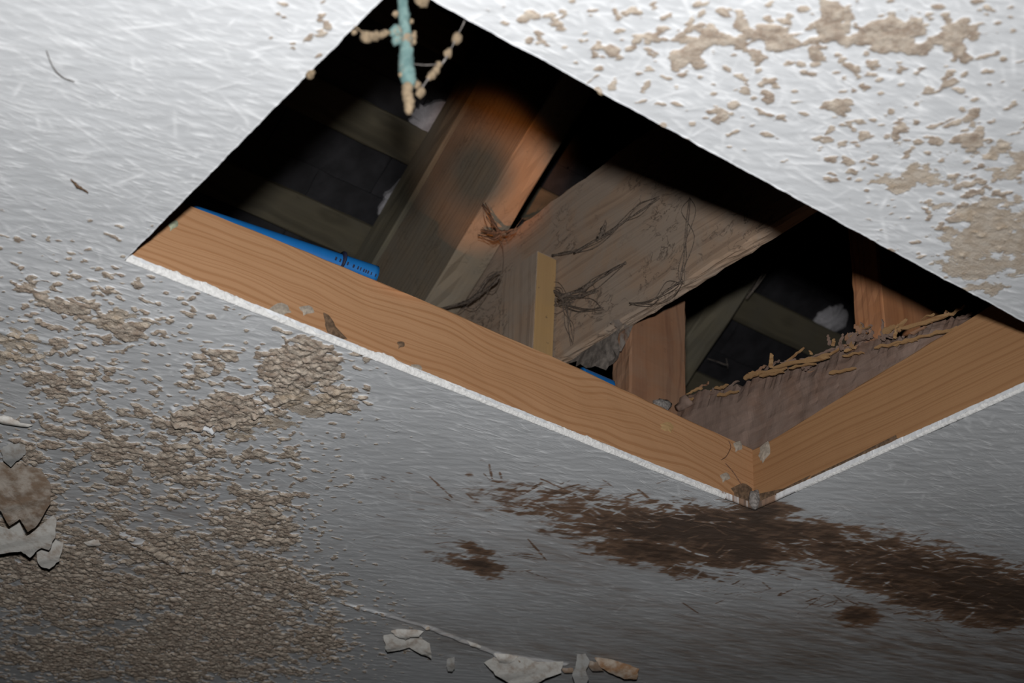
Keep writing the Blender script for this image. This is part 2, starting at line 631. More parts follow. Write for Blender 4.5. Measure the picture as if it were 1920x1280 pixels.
CRUST = [(180, 580, 300, 130, 5, 0.58), (1500, 130, 480, 170, 12, 0.52), (1780, 300, 220, 220, 0, 0.5), (300, 850, 380, 160, 0, 0.66), (400, 1120, 330, 130, 14, 0.82), (500, 960, 110, 70, 15, 0.8),
    (90, 1080, 260, 140, 0, 0.9), (330, 1230, 330, 80, 5, 0.86), (560, 690, 110, 60, -15, 1.1), (430, 770, 170, 45, -8, 0.95), (130, 700, 180, 110, 0, 0.66), (1100, 80, 200, 60, 20, 0.46),
     # tan blistered plaster: centre, half-sizes, turn, strength
    (1500, 40, 330, 70, 8, 0.60), (1700, 60, 260, 90, 5, 0.66), (1460, 60, 60, 45, 0, 0.9), (1560, 40, 90, 60, 0, 0.8),
    (1250, 70, 260, 110, 15, 0.50), (1120, 50, 120, 60, 10, 0.50), (1640, 230, 200, 120, 10, 0.52), (1590, 310, 60, 40, 20, 0.75),
    (1440, 185, 25, 40, 0, 0.62), (1360, 75, 45, 25, 10, 0.75), (580, 60, 90, 60, 0, 0.50), (1180, 140, 70, 60, 0, 0.5),
    (60, 680, 130, 90, 0, 0.68), (230, 600, 120, 60, 5, 0.62), (100, 560, 160, 90, 5, 0.50), (330, 580, 60, 30, 0, 0.5),
    (400, 690, 120, 60, 8, 0.62), (560, 700, 130, 70, -15, 1.0), (400, 780, 220, 55, -8, 0.84), (620, 740, 80, 50, 0, 0.8),
    (130, 800, 160, 70, 5, 0.60), (210, 850, 80, 40, 5, 0.75), (330, 890, 170, 50, 8, 0.70), (60, 850, 80, 60, 0, 0.8),
    (470, 990, 150, 60, 12, 0.86), (330, 1040, 180, 70, 10, 0.84), (530, 1090, 150, 60, 18, 0.92), (180, 1110, 220, 100, 5, 0.86),
    (420, 1180, 240, 90, 10, 0.92), (600, 1200, 90, 60, 20, 0.8), (120, 1230, 220, 80, 0, 0.8), (60, 930, 90, 70, 0, 0.86),
    (200, 960, 140, 60, 5, 0.66), (1580, 200, 40, 50, 0, 0.7), (1240, 60, 30, 50, 0, 0.62), (1740, 170, 22, 25, 0, .7)]
BARE = [  # sandy patches where the paint has rubbed away
    (1860, 440, 130, 90, 10, 0.95), (1830, 500, 90, 60, 15, 0.95), (1720, 330, 150, 80, 8, 0.62), (1880, 300, 90, 70, 0, 0.66),
    (1680, 340, 60, 20, 5, 0.7), (20, 650, 90, 50, 0, 0.8), (250, 600, 90, 30, 5, 0.66), (480, 800, 170, 30, -12, 0.66), (580, 760, 120, 50, -10, .8)]
STAIN = [(1420, 1000, 330, 38, 4, 0.95), (1680, 1050, 330, 46, 9, 0.95), (1500, 1000, 120, 34, 4, 0.9), (1850, 1120, 200, 60, 6, 1.1), (1050, 950, 190, 34, 4, 0.62),
    (1300, 990, 250, 44, 3, 1.25), (1380, 1030, 120, 40, 5, 1.2), (1140, 975, 130, 40, -5, 0.85), (1060, 935, 150, 34, 0, 0.55), (960, 920, 110, 26, 8, 0.46),
    (1230, 1035, 150, 30, 5, 1.0), (900, 1060, 60, 26, 12, 0.85), (890, 1030, 45, 14, 15, 0.75), (860, 1050, 90, 30, 10, 0.5), (1418, 958, 75, 18, 0, 1.25),
    (1560, 1020, 170, 40, 6, 0.80), (1700, 1060, 220, 52, 8, 1.0), (1820, 1090, 160, 50, 8, 1.15), (1900, 1120, 120, 50, 8, 1.3),
    (1660, 1090, 120, 30, 8, 0.95), (1610, 1155, 50, 22, 0, 0.95), (1740, 1125, 110, 25, 5, 0.95), (1890, 1165, 60, 14, -10, 0.9), (880, 890, 20, 12, 60, 0.4),
    (1280, 1070, 90, 22, 15, .6)]
SMEAR = [
    (1300, 1150, 420, 60, 4, 0.55), (1700, 1200, 420, 90, 5, 0.95), (1150, 1040, 420, 60, 5, 0.6), (1700, 1080, 350, 90, 8, 0.8), (1100, 1090, 300, 60, 5, 0.5), (1250, 1240, 420, 60, 5, 0.7), (1000, 960, 260, 50, 5, 0.5),
    (900, 1200, 250, 60, 5, 0.45), (860, 940, 160, 40, 8, 0.4), (1900, 1240, 350, 90, 0, 1.0), (1450, 1200, 420, 80, 5, 0.8), (1500, 1240, 300, 50, 3, 0.8), (300, 1000, 350, 120, 5, 0.5)]
GRIME_FALLOFF = [  # grey zones: some grime, some flash falloff painted into the ceiling colour
    (250, 1200, 450, 130, 0, 0.75), (1500, 1250, 700, 110, 2, 0.75), (80, 900, 220, 160, 0, 0.45), (40, 700, 120, 60, 0, 0.6), (800, 1200, 300, 80, 0, 0.4),
    (1000, 1000, 500, 200, 0, 0.18), (1750, 900, 300, 130, -10, 0.30)]


def build_ceiling():
    # lattice lines that fall exactly on the hatch edges
    def axis(lo, h0, h1, hi):
        n = int(round((h1 - h0) / STEP))
        s = (h1 - h0) / n
        a = np.arange(-math.ceil((h0 - lo) / s), n + math.ceil((hi - h1) / s) + 1)
        return h0 + a * s, -a[0], n
    BLK = 24
    xs, ix0, nx = axis(-0.55, HX0, HX1, 3.05)
    ys, iy0, ny = axis(0.10, HY0, HY1, 3.75)
    NX, NY = len(xs), len(ys)
    XX, YY = np.meshgrid(xs, ys, indexing='ij')
    # fine cells where the photograph looks (with a margin), coarse ones beyond
    q = (np.stack([XX, YY, np.full_like(XX, CEIL)], -1) - CAM) @ RC
    px = 960 + F_PX * q[..., 0] / -np.minimum(q[..., 2], -1e-3)
    py = 640 - F_PX * q[..., 1] / -np.minimum(q[..., 2], -1e-3)
    view = (q[..., 2] < -0.2) & (px > -170) & (px < 2090) & (py > -170) & (py < 1420)
    hole = np.zeros((NX - 1, NY - 1), bool)
    hole[ix0:ix0 + nx, iy0:iy0 + ny] = True
    fine = np.zeros((NX - 1, NY - 1), bool)
    quads = []
    vid = np.full((NX, NY), -1, int)
    inner = np.zeros((NX, NY), bool)
    for bx in range(0, NX - 1, BLK):
        for by in range(0, NY - 1, BLK):
            ex, ey = min(bx + BLK, NX - 1), min(by + BLK, NY - 1)
            if view[bx:ex + 1, by:ey + 1].any() or hole[bx:ex, by:ey].any():
                fine[bx:ex, by:ey] = True
                inner[bx:ex + 1, by:ey + 1] = True
            else:
                quads.append((bx * NY + by, ex * NY + by, ex * NY + ey, bx * NY + ey))
    fine &= ~hole
    I, J = np.nonzero(fine)
    fq = np.stack([I * NY + J, (I + 1) * NY + J, (I + 1) * NY + J + 1, I * NY + J + 1], -1)
    allq = np.concatenate([fq, np.array(quads, int)], 0) if quads else fq
    used, inv = np.unique(allq.ravel(), return_inverse=True)
    allq = inv.reshape(-1, 4)
    x = XX.ravel()[used]
    y = YY.ravel()[used]
    # fade relief out towards the coarse border
    k = inner.astype(float)
    pad = np.pad(fine | hole, 1, constant_values=False)
    allfine = pad[:-1, :-1] & pad[1:, :-1] & pad[:-1, 1:] & pad[1:, 1:]
    soft = smooth(-150, -50, px) * smooth(2070, 1970, px) * smooth(-150, -50, py) * smooth(1400, 1320, py) * (q[..., 2] < -0.2)
    fade = (allfine * soft).ravel()[used]

    # --- fields
    rx = x * 0.819 - y * 0.574      # across the view
    ry = x * 0.574 + y * 0.819
    cz = zone(x, y, CRUST)
    wx = x + 0.006 * fbm(x * 30, y * 30, 2, 101)
    wy = y + 0.006 * fbm(x * 30, y * 30, 2, 103)
    nz = 0.55 * fbm(wx * 15, wy * 15, 3, 1, 0.6) + 0.45 * fbm(wx * 48, wy * 48, 3, 21, 0.6)
    crust = smooth(0.44, 0.58, cz + nz * 1.0 - 0.14)
    # islands and lone specks
    sp = fbm(wx * 38, wy * 38, 3, 33, 0.55)
    crust = np.maximum(crust, smooth(0.47, 0.56, sp * 0.95 + 0.42 * cz) * smooth(0.06, 0.2, cz))
    sp2 = perlin(wx * 85, wy * 85, 37)
    crust = np.maximum(crust, smooth(0.60, 0.72, sp2 * 0.95 + 0.32 * cz) * smooth(0.10, 0.3, cz + 0.10 * perlin(x * 5, y * 5, 8)))
    bz = zone(x, y, BARE)
    bare = smooth(0.42, 0.66, bz + 0.75 * fbm(x * 30, y * 30, 5, 41, 0.62) - 0.05)
    szn = zone(x, y, STAIN)
    strk = fbm(rx * 22 + 0.3 * ry * 22, ry * 70 - rx * 8, 4, 51, 0.6)
    fan = fbm(rx * 60 + ry * 35, ry * 28 - rx * 10, 3, 61, 0.6)
    stain = np.clip(szn * 1.2 + 0.6 * strk * smooth(0.05, 0.35, szn) + 0.45 * fan * smooth(0.05, 0.35, szn) - 0.10, 0, 1.5)
    # loose brush strokes round the stain, brown ones outside it and bare paint ones inside its border
    rs = np.random.RandomState(3)
    named = [(806, 893, 848, 933, 3), (1014, 898, 1080, 927, 3), (917, 870, 923, 898, 3), (905, 885, 918, 900, 2), (937, 885, 940, 897, 3),
             (1015, 905, 985, 925, 4), (1130, 912, 1105, 935, 4), (1197, 918, 1230, 945, 4), (990, 1010, 1025, 1050, 3), (875, 925, 892, 940, 3),
             (1280, 1130, 1310, 1150, 3)]
    strokes = [(*n5, 0.62) for n5 in named]

    def scatter(n, x0, x1, y0, y1, spread, alo, ahi, llo, lhi, val):
        for _ in range(n):
            t = rs.rand()
            cx, cy = x0 + (x1 - x0) * t, y0 + (y1 - y0) * t + rs.normal(0, spread)
            a, l = rs.uniform(alo, ahi), rs.uniform(llo, lhi)
            strokes.append((cx, cy, cx + l * math.cos(a), cy + l * 0.6 * math.sin(a), rs.uniform(1.3, 3.6), val * rs.uniform(0.7, 1.1)))
    scatter(170, 900, 1400, 935, 955, 20, -0.9, 0.9, 14, 55, 0.6)
    scatter(110, 1440, 1920, 975, 1060, 14, -0.5, 1.0, 12, 45, 0.6)
    scatter(120, 1250, 1920, 1075, 1180, 20, -1.2, 1.0, 12, 45, 0.65)
    scatter(40, 800, 1000, 1030, 1075, 22, -0.2, 0.6, 20, 60, 0.5)
    scatter(50, 680, 960, 905, 945, 25, -0.3, 0.7, 6, 20, 0.5)
    scatter(100, 960, 1400, 950, 965, 22, -0.8, 0.9, 10, 40, -0.6)
    scatter(90, 1440, 1920, 1000, 1075, 18, -0.5, 0.8, 10, 36, -0.6)
    scatter(90, 1250, 1920, 1055, 1150, 20, -1.1, 0.9, 10, 36, -0.6)
    scatter(40, 1100, 1900, 985, 1100, 25, -0.3, 0.5, 10, 40, -0.45)
    dry = fbm(rx * 60, ry * 160, 3, 141, 0.6)

    def stroke_box(p, q2, m):
        i0, i1 = np.searchsorted(xs, [min(p[0], q2[0]) - m, max(p[0], q2[0]) + m])
        j0, j1 = np.searchsorted(ys, [min(p[1], q2[1]) - m, max(p[1], q2[1]) + m])
        return i0, i1, j0, j1
    full = np.zeros((NX, NY))
    full.ravel()[used] = stain
    dfull = np.zeros((NX, NY))
    dfull.ravel()[used] = dry
    for (ax, ay, bx, by, wd, val) in strokes:
        p, q2 = at_ceil(ax, ay)[:2], at_ceil(bx, by)[:2]
        i0, i1, j0, j1 = stroke_box(p, q2, 0.006)
        if i1 <= i0 or j1 <= j0:
            continue
        d, t = line_field(XX[i0:i1, j0:j1], YY[i0:i1, j0:j1], p, q2)
        wm = wd * 0.0008 * (1.25 - 0.7 * np.abs(t - 0.4))
        k = smooth(wm * 1.6, wm * 0.3, d) * smooth(-0.6, 0.0, dfull[i0:i1, j0:j1])
        sub = full[i0:i1, j0:j1]
        full[i0:i1, j0:j1] = np.maximum(sub, val * k) if val > 0 else sub * (1 + val * k)
    stain = full.ravel()[used]
    # fine dry-brush scratches, with glints painted in, all over the ceiling
    sc = np.zeros((NX, NY))
    for _ in range(14000):
        far = rs.rand() ** 0.8
        cx, cy = at_ceil(rs.uniform(-150, 2070), -150 + 1560 * far)[:2]
        a = math.radians(rs.normal(-10, 20) if rs.rand() < 0.8 else rs.uniform(-90, 90))
        l = rs.gamma(2.0, 0.011) + 0.006
        p = np.array([cx, cy])
        q2 = p + l * np.array([math.cos(a), math.sin(a)])
        i0, i1, j0, j1 = stroke_box(p, q2, 0.004)
        if i1 <= i0 or j1 <= j0:
            continue
        d, t = line_field(XX[i0:i1, j0:j1], YY[i0:i1, j0:j1], p, q2)
        wm = rs.uniform(0.0010, 0.0024)
        k = smooth(wm * 1.5, 0, d) * np.sin(np.pi * np.clip(t, 0.06, 0.94)) * rs.uniform(0.15, 1.0) ** 1.5
        sc[i0:i1, j0:j1] = np.maximum(sc[i0:i1, j0:j1], k)
    scratch_glint = sc.ravel()[used]
    smear = np.clip(zone(x, y, SMEAR) + 0.5 * strk - 0.12, 0, 1) * smooth(0.02, 0.2, zone(x, y, SMEAR))
    grime_falloff = np.clip(zone(x, y, GRIME_FALLOFF) * (0.8 + 0.8 * fbm(x * 7, y * 7, 4, 71)), 0, 1)
    # --- relief (positive = hanging lower)
    h = 0.0016 * fbm(x * 3.5, y * 3.5, 3, 81) + 0.0005 * fbm(rx * 25, ry * 90, 3, 83)
    rough = fbm(x * 90, y * 90, 3, 91, 0.6)
    cell = np.abs(fbm(x * 55, y * 55, 3, 95, 0.6))
    deepc = np.clip(cz, 0, 1) * smooth(1.2, 1.6, ry)
    h = h + crust * (0.0010 + 0.0026 * deepc + (0.0010 + 0.0042 * deepc) * np.maximum(rough + 0.35 * fbm(wx * 40, wy * 40, 2, 97), -0.5) - 0.0035 * smooth(0.10, 0.0, cell) * deepc)
    h = h + bare * (-0.0004 + 0.0003 * rough) + 0.00045 * scratch_glint * (1 - crust)
    # edges of lifting paint inside the blistered part: shadow-casting lips
    for (ax, ay, bx, by, ht, wd) in [(330, 790, 400, 805, 0.0045, 6), (400, 805, 480, 775, 0.004, 5), (480, 775, 560, 735, 0.003, 5), (325, 765, 332, 792, .004, 6),
                                     (640, 1128, 800, 1175, 0.0025, 7), (800, 1175, 930, 1225, 0.004, 8), (930, 1225, 1060, 1245, 0.004, 8), (230, 1000, 345, 1065, .005, 12),
                                     (345, 1065, 430, 1075, .004, 9), (0, 620, 90, 640, .002, 9)]:
        p, q2 = at_ceil(ax, ay)[:2], at_ceil(bx, by)[:2]
        d, t = line_field(x + 0.004 * fbm(x * 40, y * 40, 2, 5), y + 0.004 * fbm(x * 40, y * 40, 2, 6), p, q2)
        wm = wd * 0.0008
        h = h + ht * smooth(wm * 1.5, 0, d)
    h = h * fade
    me = bpy.data.meshes.new('ceiling')
    # nibbled hatch edge: shift the rim vertices a little
    ex = np.minimum(np.abs(x - HX0), np.abs(x - HX1))
    ey = np.minimum(np.abs(y - HY0), np.abs(y - HY1))
    inx = (x > HX0 - 0.03) & (x < HX1 + 0.03)
    iny = (y > HY0 - 0.03) & (y < HY1 + 0.03)
    wob_y = (0.0018 * fbm(x * 30, x * 0 + 3.1, 4, 12, 0.65) + 0.0008) * smooth(0.012, 0.0, ey) * inx
    wob_x = (0.0018 * fbm(y * 30, y * 0 + 7.7, 4, 14, 0.65) + 0.0008) * smooth(0.012, 0.0, ex) * iny
    xo = x + wob_x * np.where(np.abs(x - HX0) < np.abs(x - HX1), -1, 1)
    yo = y + wob_y * np.where(np.abs(y - HY0) < np.abs(y - HY1), -1, 1)
    V = len(x)
    co = np.stack([xo, yo, CEIL - h], -1).astype(np.float32)
    # upturned rim: the thickness of the plaster round the opening
    rim = []
    grid_index = {}
    lut = np.full(NX * NY, -1, int)
    lut[used] = np.arange(V)
    loop = [(ix0 + i, iy0) for i in range(nx)] + [(ix0 + nx, iy0 + j) for j in range(ny)] + \
           [(ix0 + i, iy0 + ny) for i in range(nx, 0, -1)] + [(ix0, iy0 + j) for j in range(ny, 0, -1)]
    rid = np.array([lut[a * NY + b] for a, b in loop])
    n = len(rid)
    extra, eq = [], []
    base = V
    for lv in range(1, 4):
        up = co[rid].copy()
        up[:, 2] = CEIL + 0.0105 * lv / 3
        s = np.arange(n) * STEP
        jit = 0.0012 * fbm(s * 160, s * 0 + lv * 2.3, 3, 31 + lv)
        cxm, cym = (HX0 + HX1) / 2, (HY0 + HY1) / 2
        ono = np.abs(up[:, 0] - cxm) / (HX1 - HX0) > np.abs(up[:, 1] - cym) / (HY1 - HY0)
        up[:, 0] += np.where(ono, jit, 0)
        up[:, 1] += np.where(ono, 0, jit)
        extra.append(up)
        prev = rid if lv == 1 else np.arange(base + (lv - 2) * n, base + (lv - 1) * n)
        cur = np.arange(base + (lv - 1) * n, base + lv * n)
        eq.append(np.stack([prev, np.roll(prev, -1), np.roll(cur, -1), cur], -1))
    co = np.concatenate([co] + extra, 0)
    faces = np.concatenate([allq[:, ::-1]] + eq, 0)
    me.vertices.add(len(co))
    me.vertices.foreach_set('co', co.ravel())
    nf = len(faces)
    me.loops.add(nf * 4)
    me.polygons.add(nf)
    me.loops.foreach_set('vertex_index', faces.astype(np.int32).ravel())
    me.polygons.foreach_set('loop_start', (np.arange(nf) * 4).astype(np.int32))
    me.polygons.foreach_set('use_smooth', np.ones(nf, bool))
    me.update(calc_edges=True)
    for nm, arr in (('crust', crust * fade), ('bare', bare * fade), ('stain', stain * fade), ('smear', smear * fade), ('grime_falloff', grime_falloff), ('scratch_glint', scratch_glint * fade * (1 - np.clip(crust, 0, 1)))):
        a = me.attributes.new(nm, 'FLOAT', 'POINT')
        a.data.foreach_set('value', np.concatenate([arr, np.tile(arr[rid], 3) * (1.0 if nm == 'stain' else 0.0)]).astype(np.float32))
    me.validate()
    o = link('ceiling', me, M['ceiling'])
    return tag(o, 'white painted ceiling with tan blisters and a dark brown damp stain', kind='structure')


ceiling = build_ceiling()


def plaster_edge(p, q, seed, r0, r1, back):
    """the rough white lip of broken plaster along one side of the opening"""
    p, q = np.array(p), np.array(q)
    L = np.linalg.norm(q - p)
    d = (q - p) / L
    nrm = np.array([-d[1], d[0], 0]) * back
    nseg = int(L / 0.0022)
    verts, faces = [], []
    for i in range(nseg + 1):
        t = i / nseg
        c = p + (q - p) * t
        amp = (r0 * (1 - t) + r1 * t) * (1 + 0.6 * n1(t * L * 14, seed) + 0.35 * n1(t * L * 70, seed + 2) + 0.2 * n1(t * L * 190, seed + 7))
        amp = max(amp, 0.0006)
        for k in range(7):
            a = math.pi * k / 6
            # from the ceiling face round into the opening
            off = nrm * (0.0022 * math.cos(a)) * (0.8 + 0.35 * n1(i * 0.3 + k * 0.6, seed + 5))
            z = -0.0012 + (amp * 1.25) * (1 - math.cos(a)) / 2
            verts.append(c + off - nrm * 0.0014 * math.sin(a) + [0, 0, z])
    for i in range(nseg):
        for k in range(6):
            a = i * 7 + k
            faces.append((a, a + 1, a + 8, a + 7))
    me = mesh('plaster_edge', verts, faces)
    o = link('plaster_edge', me, M['edge'], ceiling)
    tag(o, 'rough white broken plaster edge')
    return o


plaster_edge((HX0, HY1 - 0.0005, CEIL), (HX1 - 0.06, HY1 - 0.0005, CEIL), 3, 0.0070, 0.0050, 1)
plaster_edge((HX1 - 0.0005, HY1 - 0.085, CEIL), (HX1 - 0.0005, HY0, CEIL), 9, 0.0018, 0.0042, 1)

# ------------------------------------------------------------------ hatch lining boards
TB = 0.045
BZ = CEIL + 0.0045


def warp_far(x, y, z):      # local: x along +X, y into the loft (+Y), z up
    k = x / (HX1 - HX0)
    top = 0.106 + 0.0115 * math.sin(math.pi * min(max(k, 0), 1)) - 0.0055 * k
    return (x, y, z * top / 0.1)


b1 = beam('lining_board', (HX0 - 0.03, HY1 + 0.003, BZ), (1, 0, 0), (0, 1, 0), HX1 - HX0 + 0.0335, TB, 0.1, M['trimmer'], seg=40,
          rough=0.0006, rnd=0.0015, warp=warp_far)
tag(b1, 'long pale orange softwood board with looping grain lining the far side of the hatch', 'board')


def right_board():
    ex = np.array([0, 1.0, 0])
    ey = np.array([-1.0, 0, 0])

    def wp(x, y, z):
        s = (0.589 + 0.003 - x + 0.0) / 0.589
        return (x, y, z * (0.0985 + 0.060 * max(0, s)) / 0.1)
    o = beam('lining_board', (HX1 + 0.003 + TB, HY0 - 0.03, BZ), ex, ey, 0.589 + 0.03 + 0.003, TB, 0.1, M['trimmer_fine'], seg=30,
             rough=0.0006, rnd=0.0015, warp=wp, seed=5)
    return tag(o, 'fine-grained brown softwood board lining the right side of the hatch', 'board')


b2 = right_board()
b3 = beam('lining_board', (HX0 - 0.003 - TB, HY0 - 0.06, BZ + 0.006), (0, 1, 0), (-1, 0, 0), 0.62, 0.045, 0.09, M['trimmer_fine'], seg=20, rough=0.0006, rnd=0.0015, seed=8)
b3.location.x = HX0 - 0.003
tag(b3, 'board standing on edge above the left side of the hatch, lost in shadow', 'board')
b4 = beam('lining_board', (HX0 + 0.0, HY0 - 0.048, BZ + 0.006), (1, 0, 0), (0, 1, 0), HX1 - HX0 + 0.04, 0.045, 0.09, M['trimmer_fine'], seg=20, rough=0.0006, rnd=0.0015, seed=9)
tag(b4, 'board standing on edge above the near side of the hatch, lost in shadow', 'board')


def smear_on(parent, pts, axis, val, mat, thick=0.0008, name='plaster_smear', label=None, jag=0.002, seed=4, centre=None):
    out = [at(px, py, axis, val) for px, py in pts]
    nrm = (0, -1, 0) if axis == 'y' else (-1, 0, 0)
    o = sheet(name, out, nrm, mat, thick, lambda p, t: np.array(nrm) * 0.0012 * (1 - t * t), 3, None, 3, jag, seed)
    o.parent = parent
    o.matrix_parent_inverse = parent.matrix_world.inverted()
    if label:
        o['label'] = label
    return o


bpy.context.view_layer.update()
FY = HY1 + 0.0025
smear_on(b1, [(505, 578), (520, 568), (540, 572), (545, 585), (522, 594), (500, 588)], 'y', FY, M['plaster_smear'])
smear_on(b1, [(606, 585), (616, 590), (630, 612), (650, 634), (640, 640), (618, 636), (612, 610)], 'y', FY, M['dirt'], name='dirt_patch')
smear_on(b1, [(770, 683), (785, 683), (792, 693), (775, 697)], 'y', FY, M['plaster_smear'])
smear_on(b1, [(315, 418), (330, 412), (334, 424), (320, 432)], 'y', FY, plain('green_grey_paint', (0.25, 0.27, 0.19), 0.7), name='paint_smear', label='grey green paint smear')
smear_on(b1, [(1350, 890), (1362, 885), (1370, 897), (1356, 903)], 'y', FY, M['plaster_smear'])
smear_on(b1, [(1375, 830), (1388, 826), (1392, 842), (1380, 846)], 'y', FY, M['plaster_smear'])
smear_on(b1, [(1370, 915), (1392, 905), (1410, 915), (1412, 945), (1385, 938)], 'y', FY, M['dirt'], name='dirt_patch')
smear_on(b1, [(560, 575), (580, 572), (590, 586), (570, 590)], 'y', FY, M['plaster_smear'])
smear_on(b1, [(745, 640), (756, 640), (758, 650), (748, 652)], 'y', FY, M['dirt'], name='dirt_patch')
smear_on(b1, [(1238, 795), (1252, 790), (1264, 800), (1258, 810), (1242, 806)], 'y', FY, M['post_pale'], name='knot')
RX = HX1 + 0.0025
smear_on(b2, [(1424, 838), (1440, 826), (1444, 850), (1430, 866), (1424, 860)], 'x', RX, M['plaster_smear'])
smear_on(b2, [(1424, 925), (1470, 915), (1520, 890), (1500, 912), (1450, 940), (1424, 946)], 'x', RX, M['dirt'], name='dirt_patch')
smear_on(b2, [(1520, 893), (1600, 855), (1680, 815), (1682, 822), (1600, 864), (1522, 900)], 'x', RX, M['dirt'], name='dirt_patch')
lump('dust_clump', at(1416, 935, 'y', HY1 - 0.004), 0.014, M['greydust'], None, 5, (0.8, 0.5, 1.2))
tag(bpy.context.scene.objects['dust_clump'], 'grey dust clump caught in the far corner of the hatch', 'dust')
tube('hairline_crack', [at(1352, 862, 'y', FY), at(1362, 855, 'y', FY), at(1370, 838, 'y', FY), at(1366, 826, 'y', FY)], 0.0007, M['nail'], b1, 5)
tube('hairline_crack', [at(1360, 868, 'y', FY), at(1375, 885, 'y', FY), at(1390, 908, 'y', FY)], 0.0007, M['nail'], b1, 5)

# ------------------------------------------------------------------ roof: rafters, battens, slates
SLATE_OFF = 0.436
RW = 0.08
deep = beam('principal_rafter', X0 + SL * (-1.55), SL, (1, 0, 0), 3.0, RW, 0.30, M['rafter'], seg=60, rough=0.003, rnd=0.004, seed=13)
# local z = SL x X ; check which side it points to
_ez = np.cross(SL, np.array([1.0, 0, 0]))
if _ez @ NIN > 0:
    deep.matrix_world = frame(X0 + SL * (-1.55) - NIN * 0.30, SL, np.array([1.0, 0, 0]), _ez)
tag(deep, 'deep grey-brown rafter rising steeply in the middle left of the hatch, lit orange', 'rafter')


def roof_beam(name, x0, s0, off0, L, W, D, mat, seed, seg=40, rough=0.002, along='s'):
    """off0: distance of its inner face behind the deep rafter's underside"""
    if along == 's':
        ex, ey = SL, np.array([1.0, 0, 0])
    else:
        ex, ey = np.array([1.0, 0, 0]), -SL
    ez = np.cross(ex, ey)
    o = np.array([x0, X0[1], X0[2]]) + SL * s0 - NIN * off0
    if ez @ NIN > 0:
        o = o - NIN * D
    if along == 'x':
        o = o + SL * W
    return beam(name, o, ex, ey, L, W, D, mat, seg=seg, rough=rough, rnd=0.003, seed=seed)


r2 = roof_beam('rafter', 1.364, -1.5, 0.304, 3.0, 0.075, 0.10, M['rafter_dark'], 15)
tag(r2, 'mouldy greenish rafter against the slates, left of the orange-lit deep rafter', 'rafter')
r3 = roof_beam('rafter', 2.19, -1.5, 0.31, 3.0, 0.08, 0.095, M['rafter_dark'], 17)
tag(r3, 'dim dusty rafter slanting up behind the broad tie beam, right of the red post', 'rafter')

batten_labels = {
    -2: 'lowest roof batten, barely seen between the dim rafter and the splintered joist',
    -1: 'weathered roof batten just above the blue pipe, left of the deep rafter',
    0: 'weathered roof batten beside the grey mortar patches, one above the pipe batten',
    1: 'roof batten in the dark above the mortar patches'}
for k in (-2, -1, 0, 1):
    bt = roof_beam('roof_batten', 0.35, -0.338 + 0.25 * (k + 1), 0.4065, 3.0, 0.085, 0.022, M['batten'], 30 + k, seg=50, rough=0.0015, along='x')
    tag(bt, batten_labels[k], 'batten', 'roof battens')

slates = bpy.data.objects.new('slate_roof', None)
COL.objects.link(slates)
slates.location = Vector([float(c) for c in (X0 - NIN * SLATE_OFF)])
tag(slates, 'dark slate roof covering seen from inside between the battens', 'roof')
bpy.context.view_layer.update()
rs = random.Random(4)
smesh = []
for v in range(4):
    bm = bmesh.new()
    bmesh.ops.create_grid(bm, x_segments=7, y_segments=9, size=0.5)
    for vt in bm.verts:
        x, y = vt.co.x, vt.co.y
        e = 0.004 * n1(y * 9 + v * 3, v) if abs(x) > 0.49 else 0
        vt.co = Vector((x * 0.262 + e, y * 0.50 + (0.004 * n1(x * 8, v + 3) if abs(y) > 0.49 else 0), 0.0012 * n1(x * 5 + y * 7 + v, v + 9)))
    geom = bmesh.ops.extrude_face_region(bm, geom=bm.faces[:])
    for g in geom['geom']:
        if isinstance(g, bmesh.types.BMVert):
            g.co.z += 0.006
    bmesh.ops.recalc_face_normals(bm, faces=bm.faces)
    me = bpy.data.meshes.new('slate')
    bm.to_mesh(me)
    bm.free()
    me.materials.append(M['slate'])
    smesh.append(me)
tl = math.radians(1.1)
for row in range(-4, 5):
    for c in range(11):
        o = bpy.data.objects.new('slate', smesh[rs.randrange(4)])
        COL.objects.link(o)
        cx = 0.40 + 0.266 * (c + (0.5 if row % 2 else 0)) + rs.uniform(-0.002, 0.002)
        cs = -0.338 + 0.25 * row + 0.15
        p = np.array([cx, X0[1], X0[2]]) + SL * cs - NIN * (SLATE_OFF + 0.004 + rs.uniform(0, 0.001))
        ey = SL * math.cos(tl) + NIN * math.sin(tl)
        ex = np.array([1.0, 0, 0])
        o.matrix_world = frame(p, ex, ey, np.cross(ex, ey))
        o.parent = slates
        o.matrix_parent_inverse = slates.matrix_world.inverted()

# lime mortar daubed between slate and rafter


def mortar(pts, off, label, seed):
    out = [at_roof(px, py, off) for px, py in pts]
    o = sheet('mortar_patch', out, NIN, M['mortar'], 0.02, lambda p, t: NIN * 0.010 * (1 - t * t) + NIN * 0.002 * n1(p[0] * 60 + p[1] * 45, seed), 6, None, 4, 0.004, seed)
    return tag(o, label, 'mortar')


mortar([(763, 238), (772, 214), (790, 200), (815, 192), (842, 190), (830, 225), (812, 258), (795, 270), (775, 264), (766, 254)], 0.42,
       'pale grey lime mortar patch tucked behind the top of the deep rafter', 2)
mortar([(708, 400), (716, 380), (730, 362), (752, 340), (756, 350), (735, 380), (720, 404)], 0.42, 'thin sliver of pale mortar along the left edge of the deep rafter', 3)
mortar([(1523, 607), (1536, 590), (1552, 578), (1575, 572), (1590, 585), (1585, 612), (1562, 628), (1540, 622)], 0.425,
       'ragged pale mortar patch above the splintered joist', 4)
mortar([(1278, 585), (1290, 572), (1300, 578), (1292, 600), (1280, 606)], 0.42, 'small pale mortar fleck beside the red post', 5)

# ------------------------------------------------------------------ tie beam and posts
TX = 1.452


